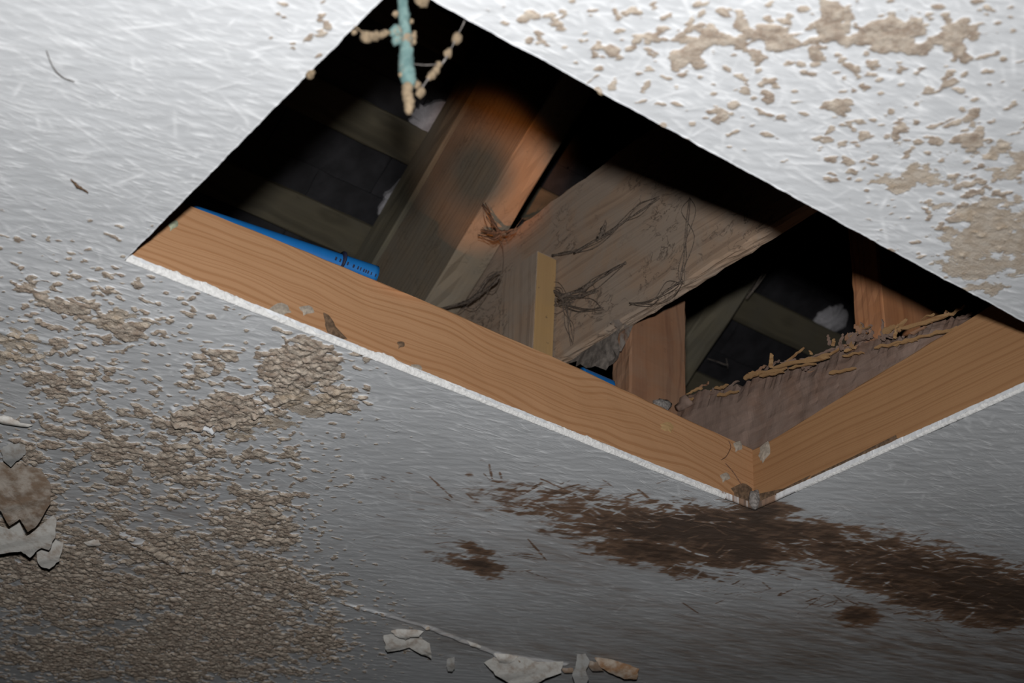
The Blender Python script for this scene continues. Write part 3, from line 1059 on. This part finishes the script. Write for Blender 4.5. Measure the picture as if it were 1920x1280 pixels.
def warp_tie(x, y, z):
    # chipped arrises along the top and bottom edges
    e = 0.002 * n1(x * 22, 3) + 0.002 * n1(x * 70, 4)
    if z < 0.02:
        z += e
    if z > 0.355:
        z += 0.004 * n1(x * 18, 7)
    return (x, y, z)


# length runs from the camera side back to the rafter
tie = beam('tie_beam', (TX + 0.028, 0.55, 2.92), (0, 1, 0), (-1, 0, 0), 1.93, 0.028, 0.378, M['collar'], seg=90, rough=0.002, rnd=0.004, seed=21, warp=warp_tie, nside=6)
tag(tie, 'broad dusty brown tie beam crossing the middle of the hatch behind the posts', 'beam')


# pale hanger: two faces show, the dusty side and the pale end grain face
p1 = beam('hanger_post', (1.405, 1.938, 2.62), (0, 0, 1), (1, 0, 0), 0.525, 0.044, 0.112, M['collar'], seg=30, rough=0.001, rnd=0.002, seed=23)
tag(p1, 'upright hanger post with a pale yellow front face nailed to the broad tie beam', 'post')
pf = beam('pale_face', (1.4055, 1.9365, 2.62), (0, 0, 1), (1, 0, 0), 0.522, 0.043, 0.003, M['post_pale'], None, seg=30, rough=0.0003, rnd=0.0006, seed=24)
pf.parent = p1
bpy.context.view_layer.update()
pf.matrix_parent_inverse = p1.matrix_world.inverted()
pf['label'] = 'pale yellow sawn front face'

p2 = beam('hanger_post', (1.482, 1.757, 2.55), (0, 0, 1), (1, 0, 0), 0.48, 0.13, 0.05, M['post_red'], seg=30, rough=0.0015, rnd=0.003, seed=25)
tag(p2, 'reddish brown upright post under the broad tie beam, beside the splintered joist', 'post')
p3 = beam('hanger_post', (1.672, 1.36, 2.60), (0, 0, 1), (1, 0, 0), 0.62, 0.15, 0.06, M['post_orange'], seg=30, rough=0.0015, rnd=0.003, seed=27)
tag(p3, 'orange-brown upright post standing behind the right end of the splintered joist', 'post')

# ------------------------------------------------------------------ splintered old joist
JX = 1.577


def old_joist():
    y0, y1 = 0.98, 1.745
    nL, nH = 170, 26
    verts, faces = [], []

    def top(y):
        t = (y - 1.117) / (1.783 - 1.117)
        z = 2.692 + 0.127 * t + 0.010 * n1(y * 22, 2) + 0.008 * n1(y * 60, 3) + 0.005 * n1(y * 160, 4) + 0.020 * math.exp(-((y - 1.325) / 0.035) ** 2) + 0.008 * math.exp(-((y - 1.17) / 0.04) ** 2)
        return z
    prof_n = None
    for i in range(nL + 1):
        y = y0 + (y1 - y0) * i / nL
        zt = top(y)
        zb = 2.60
        ring = []
        for k in range(nH + 1):
            t = k / nH
            z = zb + (zt - zb) * t
            z_r, z = z, zb + (2.692 + 0.127 * (y - 1.117) / 0.666 - zb) * t
            x = JX + 0.006 * n1(y * 8 + z * 3, 5) + 0.0005 * n1(y * 60 + z * 8, 6) + 0.0012 * n1(z * 60 + y * 2, 7) + 0.0012 * n1(z * 300 + y * 4, 8) + 0.003 * float(smooth(0.05, 0.2, n1(y * 5 + z * 2, 12)))
            x += 0.012 * max(0, t - 0.8) / 0.2
            ring.append((x, y, z_r))
        for k in range(6):
            t = (k + 1) / 6
            ring.append((JX + 0.012 + 0.075 * t, y, zt + 0.012 * n1(y * 50 + k * 2, 9) - 0.01 * t))
        ring.append((JX + 0.09, y, zb))
        verts += ring
        m = len(ring)
    for i in range(nL):
        for k in range(m):
            a = i * m + k
            b = i * m + (k + 1) % m
            faces.append((a, b, b + m, a + m))
    faces.append(tuple(range(m)))
    faces.append(tuple(nL * m + k for k in range(m)))
    o0 = np.array([JX, y0, 2.60])
    ex, ey, ez = np.array([0, 1.0, 0]), np.array([-1.0, 0, 0]), np.array([0, 0, 1.0])
    loc = [((np.array(v) - o0) @ ex, (np.array(v) - o0) @ ey, (np.array(v) - o0) @ ez) for v in verts]
    me = mesh('old_joist', loc, faces)
    return link('old_joist', me, M['old'], None, frame(o0, ex, ey, ez)), top


joist, jtop = old_joist()
tag(joist, 'old dark joist with a splintered broken top behind the right hatch board', 'joist')
bpy.context.view_layer.update()


def splinter(a, b, wa, wb, seed, mat=None, name='splinter'):
    """a flat tapering sliver of split wood from a to b"""
    a, b = np.array(a), np.array(b)
    d = unit(b - a)
    s = unit(np.cross(d, [0.9, 0.1, 0.1]))
    L = np.linalg.norm(b - a)
    verts, faces = [], []
    n = 8
    for i in range(n + 1):
        t = i / n
        w = (wa * (1 - t) + wb * t) * (1 + 0.3 * n1(t * 5, seed)) * (0.45 if i in (0, n) else 1)
        c = a + (b - a) * t + s * 0.003 * n1(t * 4, seed + 1)
        nx = np.array([-0.0014, 0, 0])
        for q in (-s * w + nx, s * w + nx, s * w - nx, -s * w - nx):
            verts.append(c + q - a)
    for i in range(n):
        for k in range(4):
            p = i * 4 + k
            r = i * 4 + (k + 1) % 4
            faces.append((p, r, r + 4, p + 4))
    faces.append((0, 1, 2, 3))
    faces.append(tuple(n * 4 + k for k in range(4)))
    me = mesh(name, verts, faces)
    ob = link(name, me, mat or M['splinter'], None, Matrix.Translation(Vector([float(x) for x in a])))
    ob.parent = joist
    ob.matrix_parent_inverse = joist.matrix_world.inverted()
    return ob


SX = JX - 0.006
for i, (ax, ay, bx, by, wa, wb) in enumerate([
        (1400, 705, 1475, 690, 0.004, 0.003), (1425, 703, 1470, 697, 0.003, 0.002), (1450, 688, 1555, 668, 0.004, 0.003), (1395, 708, 1420, 702, 0.005, 0.002),
        (1340, 730, 1365, 722, 0.003, 0.002), (1555, 700, 1605, 690, 0.003, 0.002), (1690, 617, 1780, 590, 0.003, 0.004), (1750, 625, 1800, 614, 0.003, 0.002),
        (1675, 645, 1720, 637, 0.003, 0.002), (1275, 755, 1300, 745, 0.004, 0.002), (1445, 690, 1447, 662, 0.0045, 0.003), (1500, 677, 1555, 665, 0.003, 0.004),
        (1590, 640, 1600, 652, 0.006, 0.002), (1655, 622, 1680, 612, 0.006, 0.004), (1610, 620, 1616, 608, 0.004, 0.001), (1345, 742, 1385, 733, 0.003, 0.002),
        (1690, 640, 1760, 622, 0.002, 0.002), (1580, 668, 1620, 660, 0.002, 0.002), (1640, 652, 1690, 640, 0.0025, 0.002), (1480, 690, 1530, 682, .002, .002)]):
    splinter(at(ax, ay, 'x', SX), at(bx, by, 'x', SX - 0.003), wa * 0.95, wb * 0.8, i)
# crumbled ends and chips of wood along the broken top
rr = random.Random(9)
for i in range(40):
    py_ = rr.uniform(1.06, 1.70)
    c = np.array([JX + rr.uniform(-0.004, 0.02), py_, jtop(py_) + rr.uniform(-0.012, 0.004)])
    b = c + np.array([rr.uniform(-0.006, 0.006), rr.uniform(-0.05, 0.05), rr.uniform(-0.003, 0.006)])
    splinter(c, b, rr.uniform(0.001, 0.0026), rr.uniform(0.0004, 0.0015), 60 + i, rr.choice([M['splinter'], M['old'], M['old'], M['old'], M['post_red']]))
for i in range(46):
    px, py_ = rr.choice([(1570, 645), (1600, 640), (1625, 628), (1655, 625), (1680, 622)])
    px += rr.uniform(-16, 16)
    py_ += rr.uniform(-6, 14)
    c = at(px, py_, 'x', JX + rr.uniform(-0.008, 0.012))
    an = rr.gauss(0.9, 0.7)
    ln = rr.uniform(0.008, 0.024)
    splinter(c, c + np.array([rr.uniform(-0.004, 0.004), -ln * math.cos(an), ln * math.sin(an)]), rr.uniform(0.002, 0.0045), rr.uniform(0.0006, 0.002), 120 + i,
             rr.choice([M['old'], M['old'], M['old'], M['post_red'], M['old'], M['splinter'], M['old']]))
d2 = lump('dust_clump', at(1244, 756, 'y', 1.749), 0.013, M['greydust'], None, 11, (1.2, 0.8, 0.8), 0.6)
tag(d2, 'grey fluffy dust clump at the foot of the red post', 'dust')
d3 = lump('dust_clump', at(1283, 756, 'x', JX - 0.004), 0.014, M['old'], None, 14, (0.7, 1.3, 0.8), 0.6)
tag(d3, 'crumbling brown wood lump at the left end of the splintered joist', 'debris')

# ------------------------------------------------------------------ blue pipes lying on the far board
PR = 0.0136


def pipe(x0, x1, y, z, label, bend=None, sag=0.0):
    root = bpy.data.objects.new('water_pipe', None)
    COL.objects.link(root)
    root.location = (x0, y, z)
    tag(root, label, 'pipe')
    bpy.context.view_layer.update()
    pts = [(x0 + (x1 - x0) * i / 6, y + (bend(i / 6) if bend else 0), z) for i in range(7)]
    o = tube('pipe_wall', pts, PR, M['pipe'], None, 28, 0.0, 1, 5)
    o.parent = root
    o.matrix_parent_inverse = root.matrix_world.inverted()
    return root


pz = CEIL + 0.1215 + PR
py0 = HY1 + 0.0165
xe = float(at(704, 515, 'y', py0)[0])
xs_ = float(at(430, 405, 'y', py0)[0])
wp1 = pipe(xs_ - 0.05, xe, py0, pz, 'bright blue plastic water pipe lying behind the long pale board', lambda t: 0.038 * (1 - t))
jx = float(at(640, 488, 'y', py0)[0])
jr = tube('joint_ring', [(jx - 0.001, py0, pz), (jx + 0.001, py0, pz)], PR + 0.0002, M['ink'], None, 28, 0, 1, 2)
jr.parent = wp1
jr.matrix_parent_inverse = wp1.matrix_world.inverted()
# printed line of tiny dark characters on the pipe wall
for i, (px, w_) in enumerate([(623, 0.0025), (631, 0.002), (645, 0.002), (656, 0.0025), (664, 0.002), (669, 0.0015), (675, 0.002), (679, 0.002), (683, 0.002), (689, 0.0015), (697, 0.002)]):
    cx = float(at(px, 488 + (px - 640) * 0.42, 'y', py0)[0])
    ang0, ang1 = math.radians(205), math.radians(222)
    vv, ff = [], []
    for q in range(5):
        a = ang0 + (ang1 - ang0) * q / 4
        for sx in (-w_ / 2, w_ / 2):
            vv.append((cx + sx, py0 + math.cos(a) * (PR + 0.0003), pz + math.sin(a) * (PR + 0.0003)))
    for q in range(4):
        ff.append((q * 2, q * 2 + 1, q * 2 + 3, q * 2 + 2))
    g = link('printed_mark', mesh('printed_mark', vv, ff), M['ink'])
    g.parent = wp1
    g.matrix_parent_inverse = wp1.matrix_world.inverted()
xa = float(at(1085, 680, 'y', HY1 + 0.040)[0])
xb = float(at(1175, 720, 'y', HY1 + 0.040)[0])
pipe(xa + 0.02, xb - 0.015, HY1 + 0.062, CEIL + 0.1475, 'short dark blue length of pipe glimpsed between the two upright posts')

# ------------------------------------------------------------------ cobwebs


rw = random.Random(21)


def web(name, strands, mat, label, lumpy=0.5, cat='cobweb', thin=0.62):
    root = bpy.data.objects.new(name, None)
    COL.objects.link(root)
    root.location = Vector([float(c) for c in strands[0][0][0]])
    tag(root, label, cat)
    bpy.context.view_layer.update()
    for i, (pts, r) in enumerate(strands):
        if max(r) > 0.0025 and thin < 1:
            for e in range(4):
                pe = [np.asarray(p) + np.array([0, rw.gauss(0, 0.010), rw.gauss(0, 0.010)]) * (0.3 if k in (0, len(pts) - 1) else 1) for k, p in enumerate(pts)]
                f = tube('strand', pe, 0.0006, mat, None, 4, 0.4, 40 + e, 5)
                f.parent = root
                f.matrix_parent_inverse = root.matrix_world.inverted()
        o = tube('strand', pts, [q * thin for q in r], mat, None, 5, lumpy, 3 + i, 6)
        o.parent = root
        o.matrix_parent_inverse = root.matrix_world.inverted()
    return root


WX = TX - 0.004


def wl(pts, x=WX):
    return [at(px, py_, 'x', x + rw.uniform(-0.003, 0.0)) for px, py_ in pts]


web('cobweb', [(wl([(1046, 558), (1080, 548), (1110, 532), (1150, 505), (1175, 492)]), [0.007, 0.006, 0.005, 0.003, 0.0008]),
               (wl([(1030, 545), (1050, 553), (1085, 556), (1120, 545)]), [0.003, 0.005, 0.004, 0.001]),
               (wl([(1020, 540), (1045, 550), (1060, 575), (1070, 610), (1075, 640)]), [0.0012, 0.004, 0.002, 0.001, 0.0008]),
               (wl([(1046, 565), (1090, 580), (1130, 577)]), [0.003, 0.0012, 0.0005]),
               (wl([(1010, 570), (1046, 572), (1075, 565)]), [0.0008, 0.003, 0.001])], M['web'],
    'dark dusty cobweb spreading from the yellow-faced post along the tie beam', 0.7)
web('cobweb', [(wl([(825, 580), (860, 572), (900, 552), (925, 532), (940, 515)], 1.40), [0.004, 0.005, 0.006, 0.004, 0.002]),
               (wl([(880, 562), (900, 545), (918, 520), (938, 508)], 1.40), [0.002, 0.003, 0.003, 0.001])], M['web'],
    'dark cobweb sagging from the yellow-faced post down to the long board', 0.6)
web('cobweb', [(wl([(906, 384), (918, 405), (930, 425), (945, 437)], 1.362), [0.0012, 0.0025, 0.005, 0.002]),
               (wl([(903, 430), (925, 436), (948, 434), (968, 428)], 1.362), [0.001, 0.004, 0.005, 0.001]),
               (wl([(898, 440), (925, 447), (940, 440)], 1.362), [0.001, 0.003, 0.002]),
               (wl([(915, 400), (935, 432)], 1.362), [0.001, 0.003]),
               (wl([(925, 440), (942, 460), (943, 500), (938, 510)], 1.39), [0.002, 0.0008, 0.0007, 0.0008]),
               (wl([(968, 425), (980, 408)], 1.39), [0.001, 0.0006])], M['web'],
    'tangled dark cobweb where the tie beam meets the orange-lit rafter', 0.7)
web('cobweb', [(wl([(1292, 372), (1291, 400), (1286, 450), (1280, 500), (1274, 528)]), [0.0006, 0.001, 0.0014, 0.002, 0.003]),
               (wl([(1280, 525), (1255, 542), (1225, 560), (1180, 572)]), [0.003, 0.002, 0.001, 0.0006])], M['web'],
    'thin black cobweb thread running down the tie beam above the red post', 0.5)
web('cobweb', [(wl([(1075, 475), (1120, 450), (1165, 420), (1200, 395), (1235, 370)]), [0.0025, 0.004, 0.0025, 0.0018, 0.0006]),
               (wl([(1035, 480), (1060, 475), (1090, 468)]), [0.002, 0.003, 0.001]),
               (wl([(1125, 448), (1128, 435), (1134, 422)]), [0.005, 0.006, 0.002])], M['web'],
    'faint dusty cobweb streak across the upper face of the tie beam', 0.7)


def veil(px_pts, axis, val, label, sag, seed, mat):
    out = [at(a, b, axis, val) for a, b in px_pts]
    nrm = (-1, 0, 0) if axis == 'x' else (0, -1, 0)
    o = sheet('cobweb_veil', out, nrm, mat, 0.0006, lambda p, t: np.array(nrm) * (sag * n1(p[2] * 25 + p[1] * 18, seed)), 6, None, 4, 0.006, seed)
    return tag(o, label, 'cobweb')


def mk_veil():
    t = NT('thin_cobweb')
    a = t.noise(t.coord(scale=(1, 1, 0.4)), 70, 4, 0.7)
    t.put(t.b.inputs['Alpha'], t.ramp(a, 0.40, 0.68, 0.05, 0.75))
    return t.done((0.26, 0.22, 0.19), 0.95)


M['veil'] = mk_veil()
M['veil2'] = plain('thick_dusty_web', (0.125, 0.105, 0.09), 0.95, 0.3, 90, 0.4)
veil([(1050, 655), (1075, 655), (1110, 630), (1160, 600), (1162, 670), (1130, 690), (1090, 685), (1066, 676), (1052, 672)], 'x', 1.47,
     'ragged grey dusty web hanging between the two upright posts', 0.008, 3, M['veil2'])
veil([(1150, 605), (1180, 588), (1225, 575), (1250, 580), (1200, 600), (1172, 620), (1164, 660), (1158, 640)], 'y', 1.752,
     'whitish thin cobweb veil over the top of the red post', 0.006, 5, M['veil'])
web('cobweb', [([at_roof(1327, 672, 0.30), at_roof(1345, 678, 0.31), at_roof(1362, 684, 0.32)], [0.0007, 0.0012, 0.002]),
               ([at_roof(1362, 672, 0.32), at_roof(1364, 684, 0.32), at_roof(1365, 692, 0.33)], [0.0006, 0.001, 0.0006])], M['webgrey'],
    'short pale cobweb thread off the foot of the dim rafter', 0.6)
web('cobweb', [([at_roof(1449, 448, 0.26), at_roof(1444, 475, 0.27), at_roof(1438, 497, 0.28), at_roof(1432, 510, 0.30), at_roof(1400, 560, 0.305)], [0.0006, 0.0012, 0.005, 0.003, 0.001])], M['webgrey'],
    'pale cobweb thread hanging along the right edge of the dim rafter', 0.6)

# ------------------------------------------------------------------ teal cord hanging at the near corner
root = bpy.data.objects.new('hanging_cord', None)
COL.objects.link(root)
CY = 0.935
ctop = at(752, -36, 'y', CY)
root.location = Vector([float(c) for c in ctop])
tag(root, 'teal cord furred with tan dust hanging at the top corner of the hatch', 'cord')
bpy.context.view_layer.update()


def cpart(o):
    o.parent = root
    o.matrix_parent_inverse = root.matrix_world.inverted()
    return o


def cp(px, py_):
    return at(px, py_, 'y', CY)


cpart(tube('cord_strand', [cp(752, -36), cp(754, 0), cp(758, 40), cp(760, 70), cp(762, 110), cp(764, 140), cp(766, 165)],
           [0.005, 0.0050, 0.0052, 0.0056, 0.0062, 0.0076, 0.0045], M['cord'], None, 12, 0.22, 4, 6))
cpart(tube('dusty_end', [cp(764, 160), cp(765, 180), cp(767, 200), cp(767, 214)], [0.0050, 0.0050, 0.0048, 0.0022], M['dust'], None, 10, 0.3, 6, 5))
for i, (px, py_, r, m_) in enumerate([(741, 26, 0.0028, 'dust'), (742, 60, 0.0060, 'cord'), (745, 75, 0.0050, 'cord'), (746, 67, 0.0038, 'dust'), (773, 68, 0.0036, 'dust'), (771, 40, 0.0026, 'dust'),
                                      (776, 78, 0.0026, 'dust'), (787, 174, 0.0046, 'dust'), (783, 158, 0.0034, 'dust'), (752, 140, 0.0022, 'dust'), (777, 62, 0.002, 'dust')]):
    cpart(lump('dust_tuft', cp(px, py_), r, M[m_], None, 30 + i, (1, 1, 1.15), 0.4))

# dust-beaded cobweb threads strung across that corner
lw = [cp(664, 48), cp(678, 60), cp(690, 66), cp(710, 68), cp(728, 62), cp(742, 58)]
w1 = web('cobweb', [(lw, [0.0005, 0.0008, 0.003, 0.0022, 0.0020, 0.0008])], M['dust'], 'dust-beaded cobweb thread from the left hatch edge to the teal cord', 0.5, thin=1.0)
for i, (px, py_, r) in enumerate([(688, 68, 0.0055), (696, 69, 0.0044), (706, 66, 0.0036), (716, 65, 0.0032), (722, 62, 0.003), (664, 60, 0.003)]):
    o = lump('dust_bead', cp(px, py_), r, M['dust'], None, 50 + i, (1, 1, 1), 0.5)
    o.parent = w1
    bpy.context.view_layer.update()
    o.matrix_parent_inverse = w1.matrix_world.inverted()
rwp = [cp(872, 38), cp(862, 58), cp(852, 78), cp(841, 100), cp(828, 120), cp(814, 138), cp(800, 152), cp(788, 170)]
w2 = web('cobweb', [(rwp, [0.0012, 0.0013, 0.0012, 0.0012, 0.0020, 0.0022, 0.0009, 0.0014]), ([cp(776, 120), cp(800, 122), cp(824, 120)], [0.0005, 0.0006, 0.0005])], M['greydust'],
         'dust-beaded cobweb thread from the right hatch edge down to the teal cord', 0.4)
for i, (px, py_, r, s) in enumerate([(857, 72, 0.0044, 1.3), (841, 99, 0.0042, 1.4), (823, 122, 0.0034, 1.3), (817, 132, 0.0034, 1.3), (811, 140, 0.0042, 1.3), (806, 144, 0.003, 1)]):
    o = lump('dust_bead', cp(px, py_), r, M['dust'], None, 70 + i, (1, 1, s), 0.4)
    o.parent = w2
    bpy.context.view_layer.update()
    o.matrix_parent_inverse = w2.matrix_world.inverted()
for (px, py_, r, lb) in [(790, 2, 0.006, 'tan crumb of plaster on the upper hatch edge beside the teal cord'), (583, 138, 0.005, 'tan splinter sticking out of the left hatch edge'),
                         (1774, 519, 0.0032, 'tiny tan crumb on the right end of the near hatch edge'), (1128, 172, 0.004, 'tan crumb on the middle of the near hatch edge')]:
    on_x = px < 700
    p = at(px, py_, 'x', HX0 + 0.001) if on_x else at(px, py_, 'y', HY0 + 0.001)
    tag(lump('plaster_crumb', p, r, M['dust'], None, int(px) % 37, (1, 1, 0.9), 0.5), lb, 'crumb')

# ------------------------------------------------------------------ peeling paint


def flake(pts, hinge, drop, mat, label, curl=2.0, thick=0.0008, seed=1, lift=0.0):
    """paint peeling from the ceiling: attached along the hinge, hanging on a slope towards the viewer's side"""
    a, b = at_ceil(*hinge[0]), at_ceil(*hinge[1])
    d = unit(b - a)
    nr = np.array([-d[1], d[0], 0])
    if nr @ np.array([0.574, 0.819, 0]) < 0:
        nr = -nr
    tilt_ = math.radians(min(36, 6 + drop * 1300))
    run = nr * math.cos(tilt_) - np.array([0, 0, 1]) * math.sin(tilt_)
    pn = np.cross(d, run)
    a0 = a - np.array([0, 0, 0.002])

    def hit(px, py):
        r = ray(px, py)
        return CAM + r * (((a0 - CAM) @ pn) / (r @ pn))
    out = [hit(*p) for p in pts]
    for i, p in enumerate(out):
        if p[2] > CEIL - 0.0015:
            out[i] = p - np.array([0, 0, p[2] - CEIL + 0.0015])
    nn = pn if pn[2] < 0 else -pn
    mx = max((p - a) @ run for p in out) + 1e-6

    def bl(p, t):
        k = max(0.0, ((p - a) @ run) / mx)
        return nn * (0.004 * math.sin(math.pi * min(k, 1)) + 0.003 * n1(p[0] * 45 + p[1] * 30 + seed, seed) * k)
    o = sheet('paint_flake', out, nn, mat, thick, bl, 7, None, 4, 0.0012, seed)
    return tag(o, label, 'paint flake', 'peeling paint flakes')


flake([(718, 1190), (745, 1187), (790, 1196), (806, 1205), (810, 1235), (795, 1222), (780, 1206), (750, 1216), (726, 1222), (722, 1205)], ((718, 1186), (808, 1198)), 0.010, M['flake'],
      'pale peeling paint flake at the bottom edge, leftmost of the lower row', seed=2)
flake([(732, 1181), (760, 1178), (795, 1182), (786, 1190), (770, 1192), (761, 1198), (745, 1190)], ((730, 1178), (795, 1178)), 0.016, M['flake'],
      'small white curled paint lip above the leftmost lower flake', seed=3)
flake([(838, 1235), (852, 1232), (854, 1248), (848, 1259), (840, 1256)], ((836, 1233), (854, 1231)), 0.012, M['flake_grey'], 'tiny drop-shaped grey paint flake between the lower flakes', seed=4)
flake([(876, 1201), (890, 1206), (902, 1210), (897, 1214), (886, 1212)], ((876, 1200), (904, 1209)), 0.008, M['flake'], 'tiny white paint lip on the ridge above the lower flakes', seed=5)
flake([(908, 1240), (935, 1225), (965, 1228), (1008, 1240), (1056, 1240), (1052, 1258), (1024, 1268), (1000, 1284), (960, 1284), (930, 1262)], ((908, 1225), (1056, 1236)), 0.014, M['flake'],
      'large folded pale paint flake at the bottom edge, centre of the lower row', seed=6)
flake([(926, 1224), (950, 1226), (972, 1230), (962, 1238), (948, 1245), (936, 1243)], ((926, 1222), (974, 1228)), 0.020, M['flake'], 'white paint lip curling over the large folded flake', seed=7)
flake([(968, 1232), (990, 1232), (1010, 1246), (996, 1250), (975, 1244)], ((968, 1230), (1010, 1240)), 0.022, M['flake_brown'], 'brownish paint scrap lying on the large folded flake', seed=8)
flake([(1052, 1252), (1075, 1252), (1076, 1262), (1062, 1260)], ((1050, 1250), (1078, 1250)), 0.008, M['flake_brown'], 'small tan paint scrap right of the large folded flake', seed=9)
flake([(1082, 1226), (1098, 1224), (1106, 1238), (1100, 1254), (1104, 1270), (1098, 1284), (1080, 1284), (1074, 1262), (1080, 1244)], ((1078, 1226), (1106, 1224)), 0.016, M['flake_grey'],
      'narrow upright grey paint strip hanging at the bottom edge', seed=10)
flake([(1100, 1238), (1120, 1240), (1132, 1256), (1110, 1258)], ((1098, 1236), (1124, 1238)), 0.009, M['flake_brown'], 'tan paint scrap beside the upright grey strip', seed=12)
flake([(1114, 1232), (1140, 1234), (1175, 1244), (1197, 1252), (1194, 1272), (1170, 1272), (1142, 1258), (1126, 1248)], ((1112, 1230), (1198, 1244)), 0.015, M['flake_rust'],
      'rust-speckled curled paint flake, rightmost of the lower row', seed=11)
flake([(-20, 870), (30, 862), (75, 880), (96, 905), (96, 940), (66, 988), (52, 996), (38, 970), (18, 985), (2, 955), (-20, 950)], ((-20, 866), (100, 880)), 0.006, M['flake_brown'],
      'large brown stained paint sheet lifting at the left edge', seed=13)
flake([(-20, 978), (2, 985), (18, 990), (36, 976), (50, 1002), (75, 990), (100, 965), (108, 975), (104, 1005), (92, 1030), (78, 1024), (56, 1046), (40, 1032), (18, 1034), (-20, 1042)],
      ((-20, 962), (108, 962)), 0.012, M['flake'], 'broad cream paint flake hanging below the brown sheet at the left edge', seed=14)
flake([(70, 1030), (98, 1008), (120, 1016), (112, 1050), (92, 1068), (74, 1060)], ((70, 1010), (120, 1010)), 0.016, M['flake'], 'pale torn paint flake right of the broad cream flake', seed=15)
flake([(-15, 778), (15, 780), (40, 790), (62, 794), (45, 799), (15, 796), (-15, 790)], ((-15, 774), (62, 788)), 0.010, M['flake'], 'thin white curled paint edge at the far left', seed=16)
flake([(2, 838), (20, 830), (48, 834), (50, 848), (36, 858), (20, 876), (8, 860)], ((0, 828), (52, 828)), 0.008, M['flake_grey'], 'grey blistered paint lump at the left edge above the brown sheet', seed=17)
flake([(158, 1014), (185, 1010), (190, 1018), (172, 1024)], ((156, 1009), (190, 1009)), 0.008, M['flake'], 'small white paint lip left of the crusted plaster', seed=18)
o = tube('dark_twig', [at_ceil(134, 333) - [0, 0, .002], at_ceil(142, 341) - [0, 0, .003], at_ceil(152, 348) - [0, 0, .003], at_ceil(166, 359) - [0, 0, .002]], [0.0008, 0.0016, 0.0018, 0.0006], M['dirt'], None, 6, 0.3)
tag(o, 'dark sliver stuck to the white ceiling left of the hatch', 'debris')
o = tube('cobweb_thread', [at_ceil(88, 92) - [0, 0, .002], at_ceil(100, 118) - [0, 0, .004], at_ceil(118, 136) - [0, 0, .005], at_ceil(140, 150) - [0, 0, .002]], 0.0005, M['greydust'], None, 5, 0.2)
tag(o, 'fine grey thread curving on the white ceiling at upper left', 'cobweb')

# ------------------------------------------------------------------ hand torch: its ringed orange beam falls on the deep rafter


TSIGN = -1.0      # the beam is a little stronger on one side of its ring


def torch():
    pos = CAM + RC @ np.array([-0.22, -0.16, -0.05])
    aim = at(896, 328, 'x', 1.37)
    li = bpy.data.lights.new('hand_torch', 'SPOT')
    li.energy = 330
    li.color = (1.0, 0.36, 0.10)
    li.shadow_soft_size = 0.006
    li.spot_size = math.radians(7.0)
    li.spot_blend = 0.5
    ob = bpy.data.objects.new('hand_torch', li)
    COL.objects.link(ob)
    ob.location = Vector([float(c) for c in pos])
    ob.rotation_euler = Vector([float(c) for c in (aim - pos)]).to_track_quat('-Z', 'Y').to_euler()
    li.use_nodes = True
    t = li.node_tree
    em = t.nodes['Emission']
    tc = t.nodes.new('ShaderNodeTexCoord')
    sep = t.nodes.new('ShaderNodeSeparateXYZ')
    t.links.new(tc.outputs['Normal'], sep.inputs[0])

    def mt(op, a, b=0.0):
        nd = t.nodes.new('ShaderNodeMath')
        nd.operation = op
        for i, v in enumerate((a, b)):
            if isinstance(v, bpy.types.NodeSocket):
                t.links.new(v, nd.inputs[i])
            else:
                nd.inputs[i].default_value = v
        return nd.outputs[0]
    x = mt('DIVIDE', sep.outputs[0], sep.outputs[2])
    y = mt('DIVIDE', sep.outputs[1], sep.outputs[2])
    r = mt('SQRT', mt('ADD', mt('MULTIPLY', x, x), mt('MULTIPLY', y, y)))
    rp = t.nodes.new('ShaderNodeValToRGB')
    t.links.new(mt('MULTIPLY', r, 1.0 / 0.066), rp.inputs[0])
    e = rp.color_ramp.elements
    e[0].position = 0.0
    e[0].color = (0.06, 0.06, 0.06, 1)
    e[1].position = 1.0
    e[1].color = (0, 0, 0, 1)
    for p, v in ((0.20, 0.05), (0.45, 1.0), (0.60, 0.8), (0.82, 0.12)):
        n = e.new(p)
        n.color = (v, v, v, 1)
    t.links.new(mt('MULTIPLY', rp.outputs[0], mt('MAXIMUM', mt('ADD', 0.75, mt('MULTIPLY', x, TSIGN * 14.0)), 0.2)), em.inputs['Strength'])


torch()
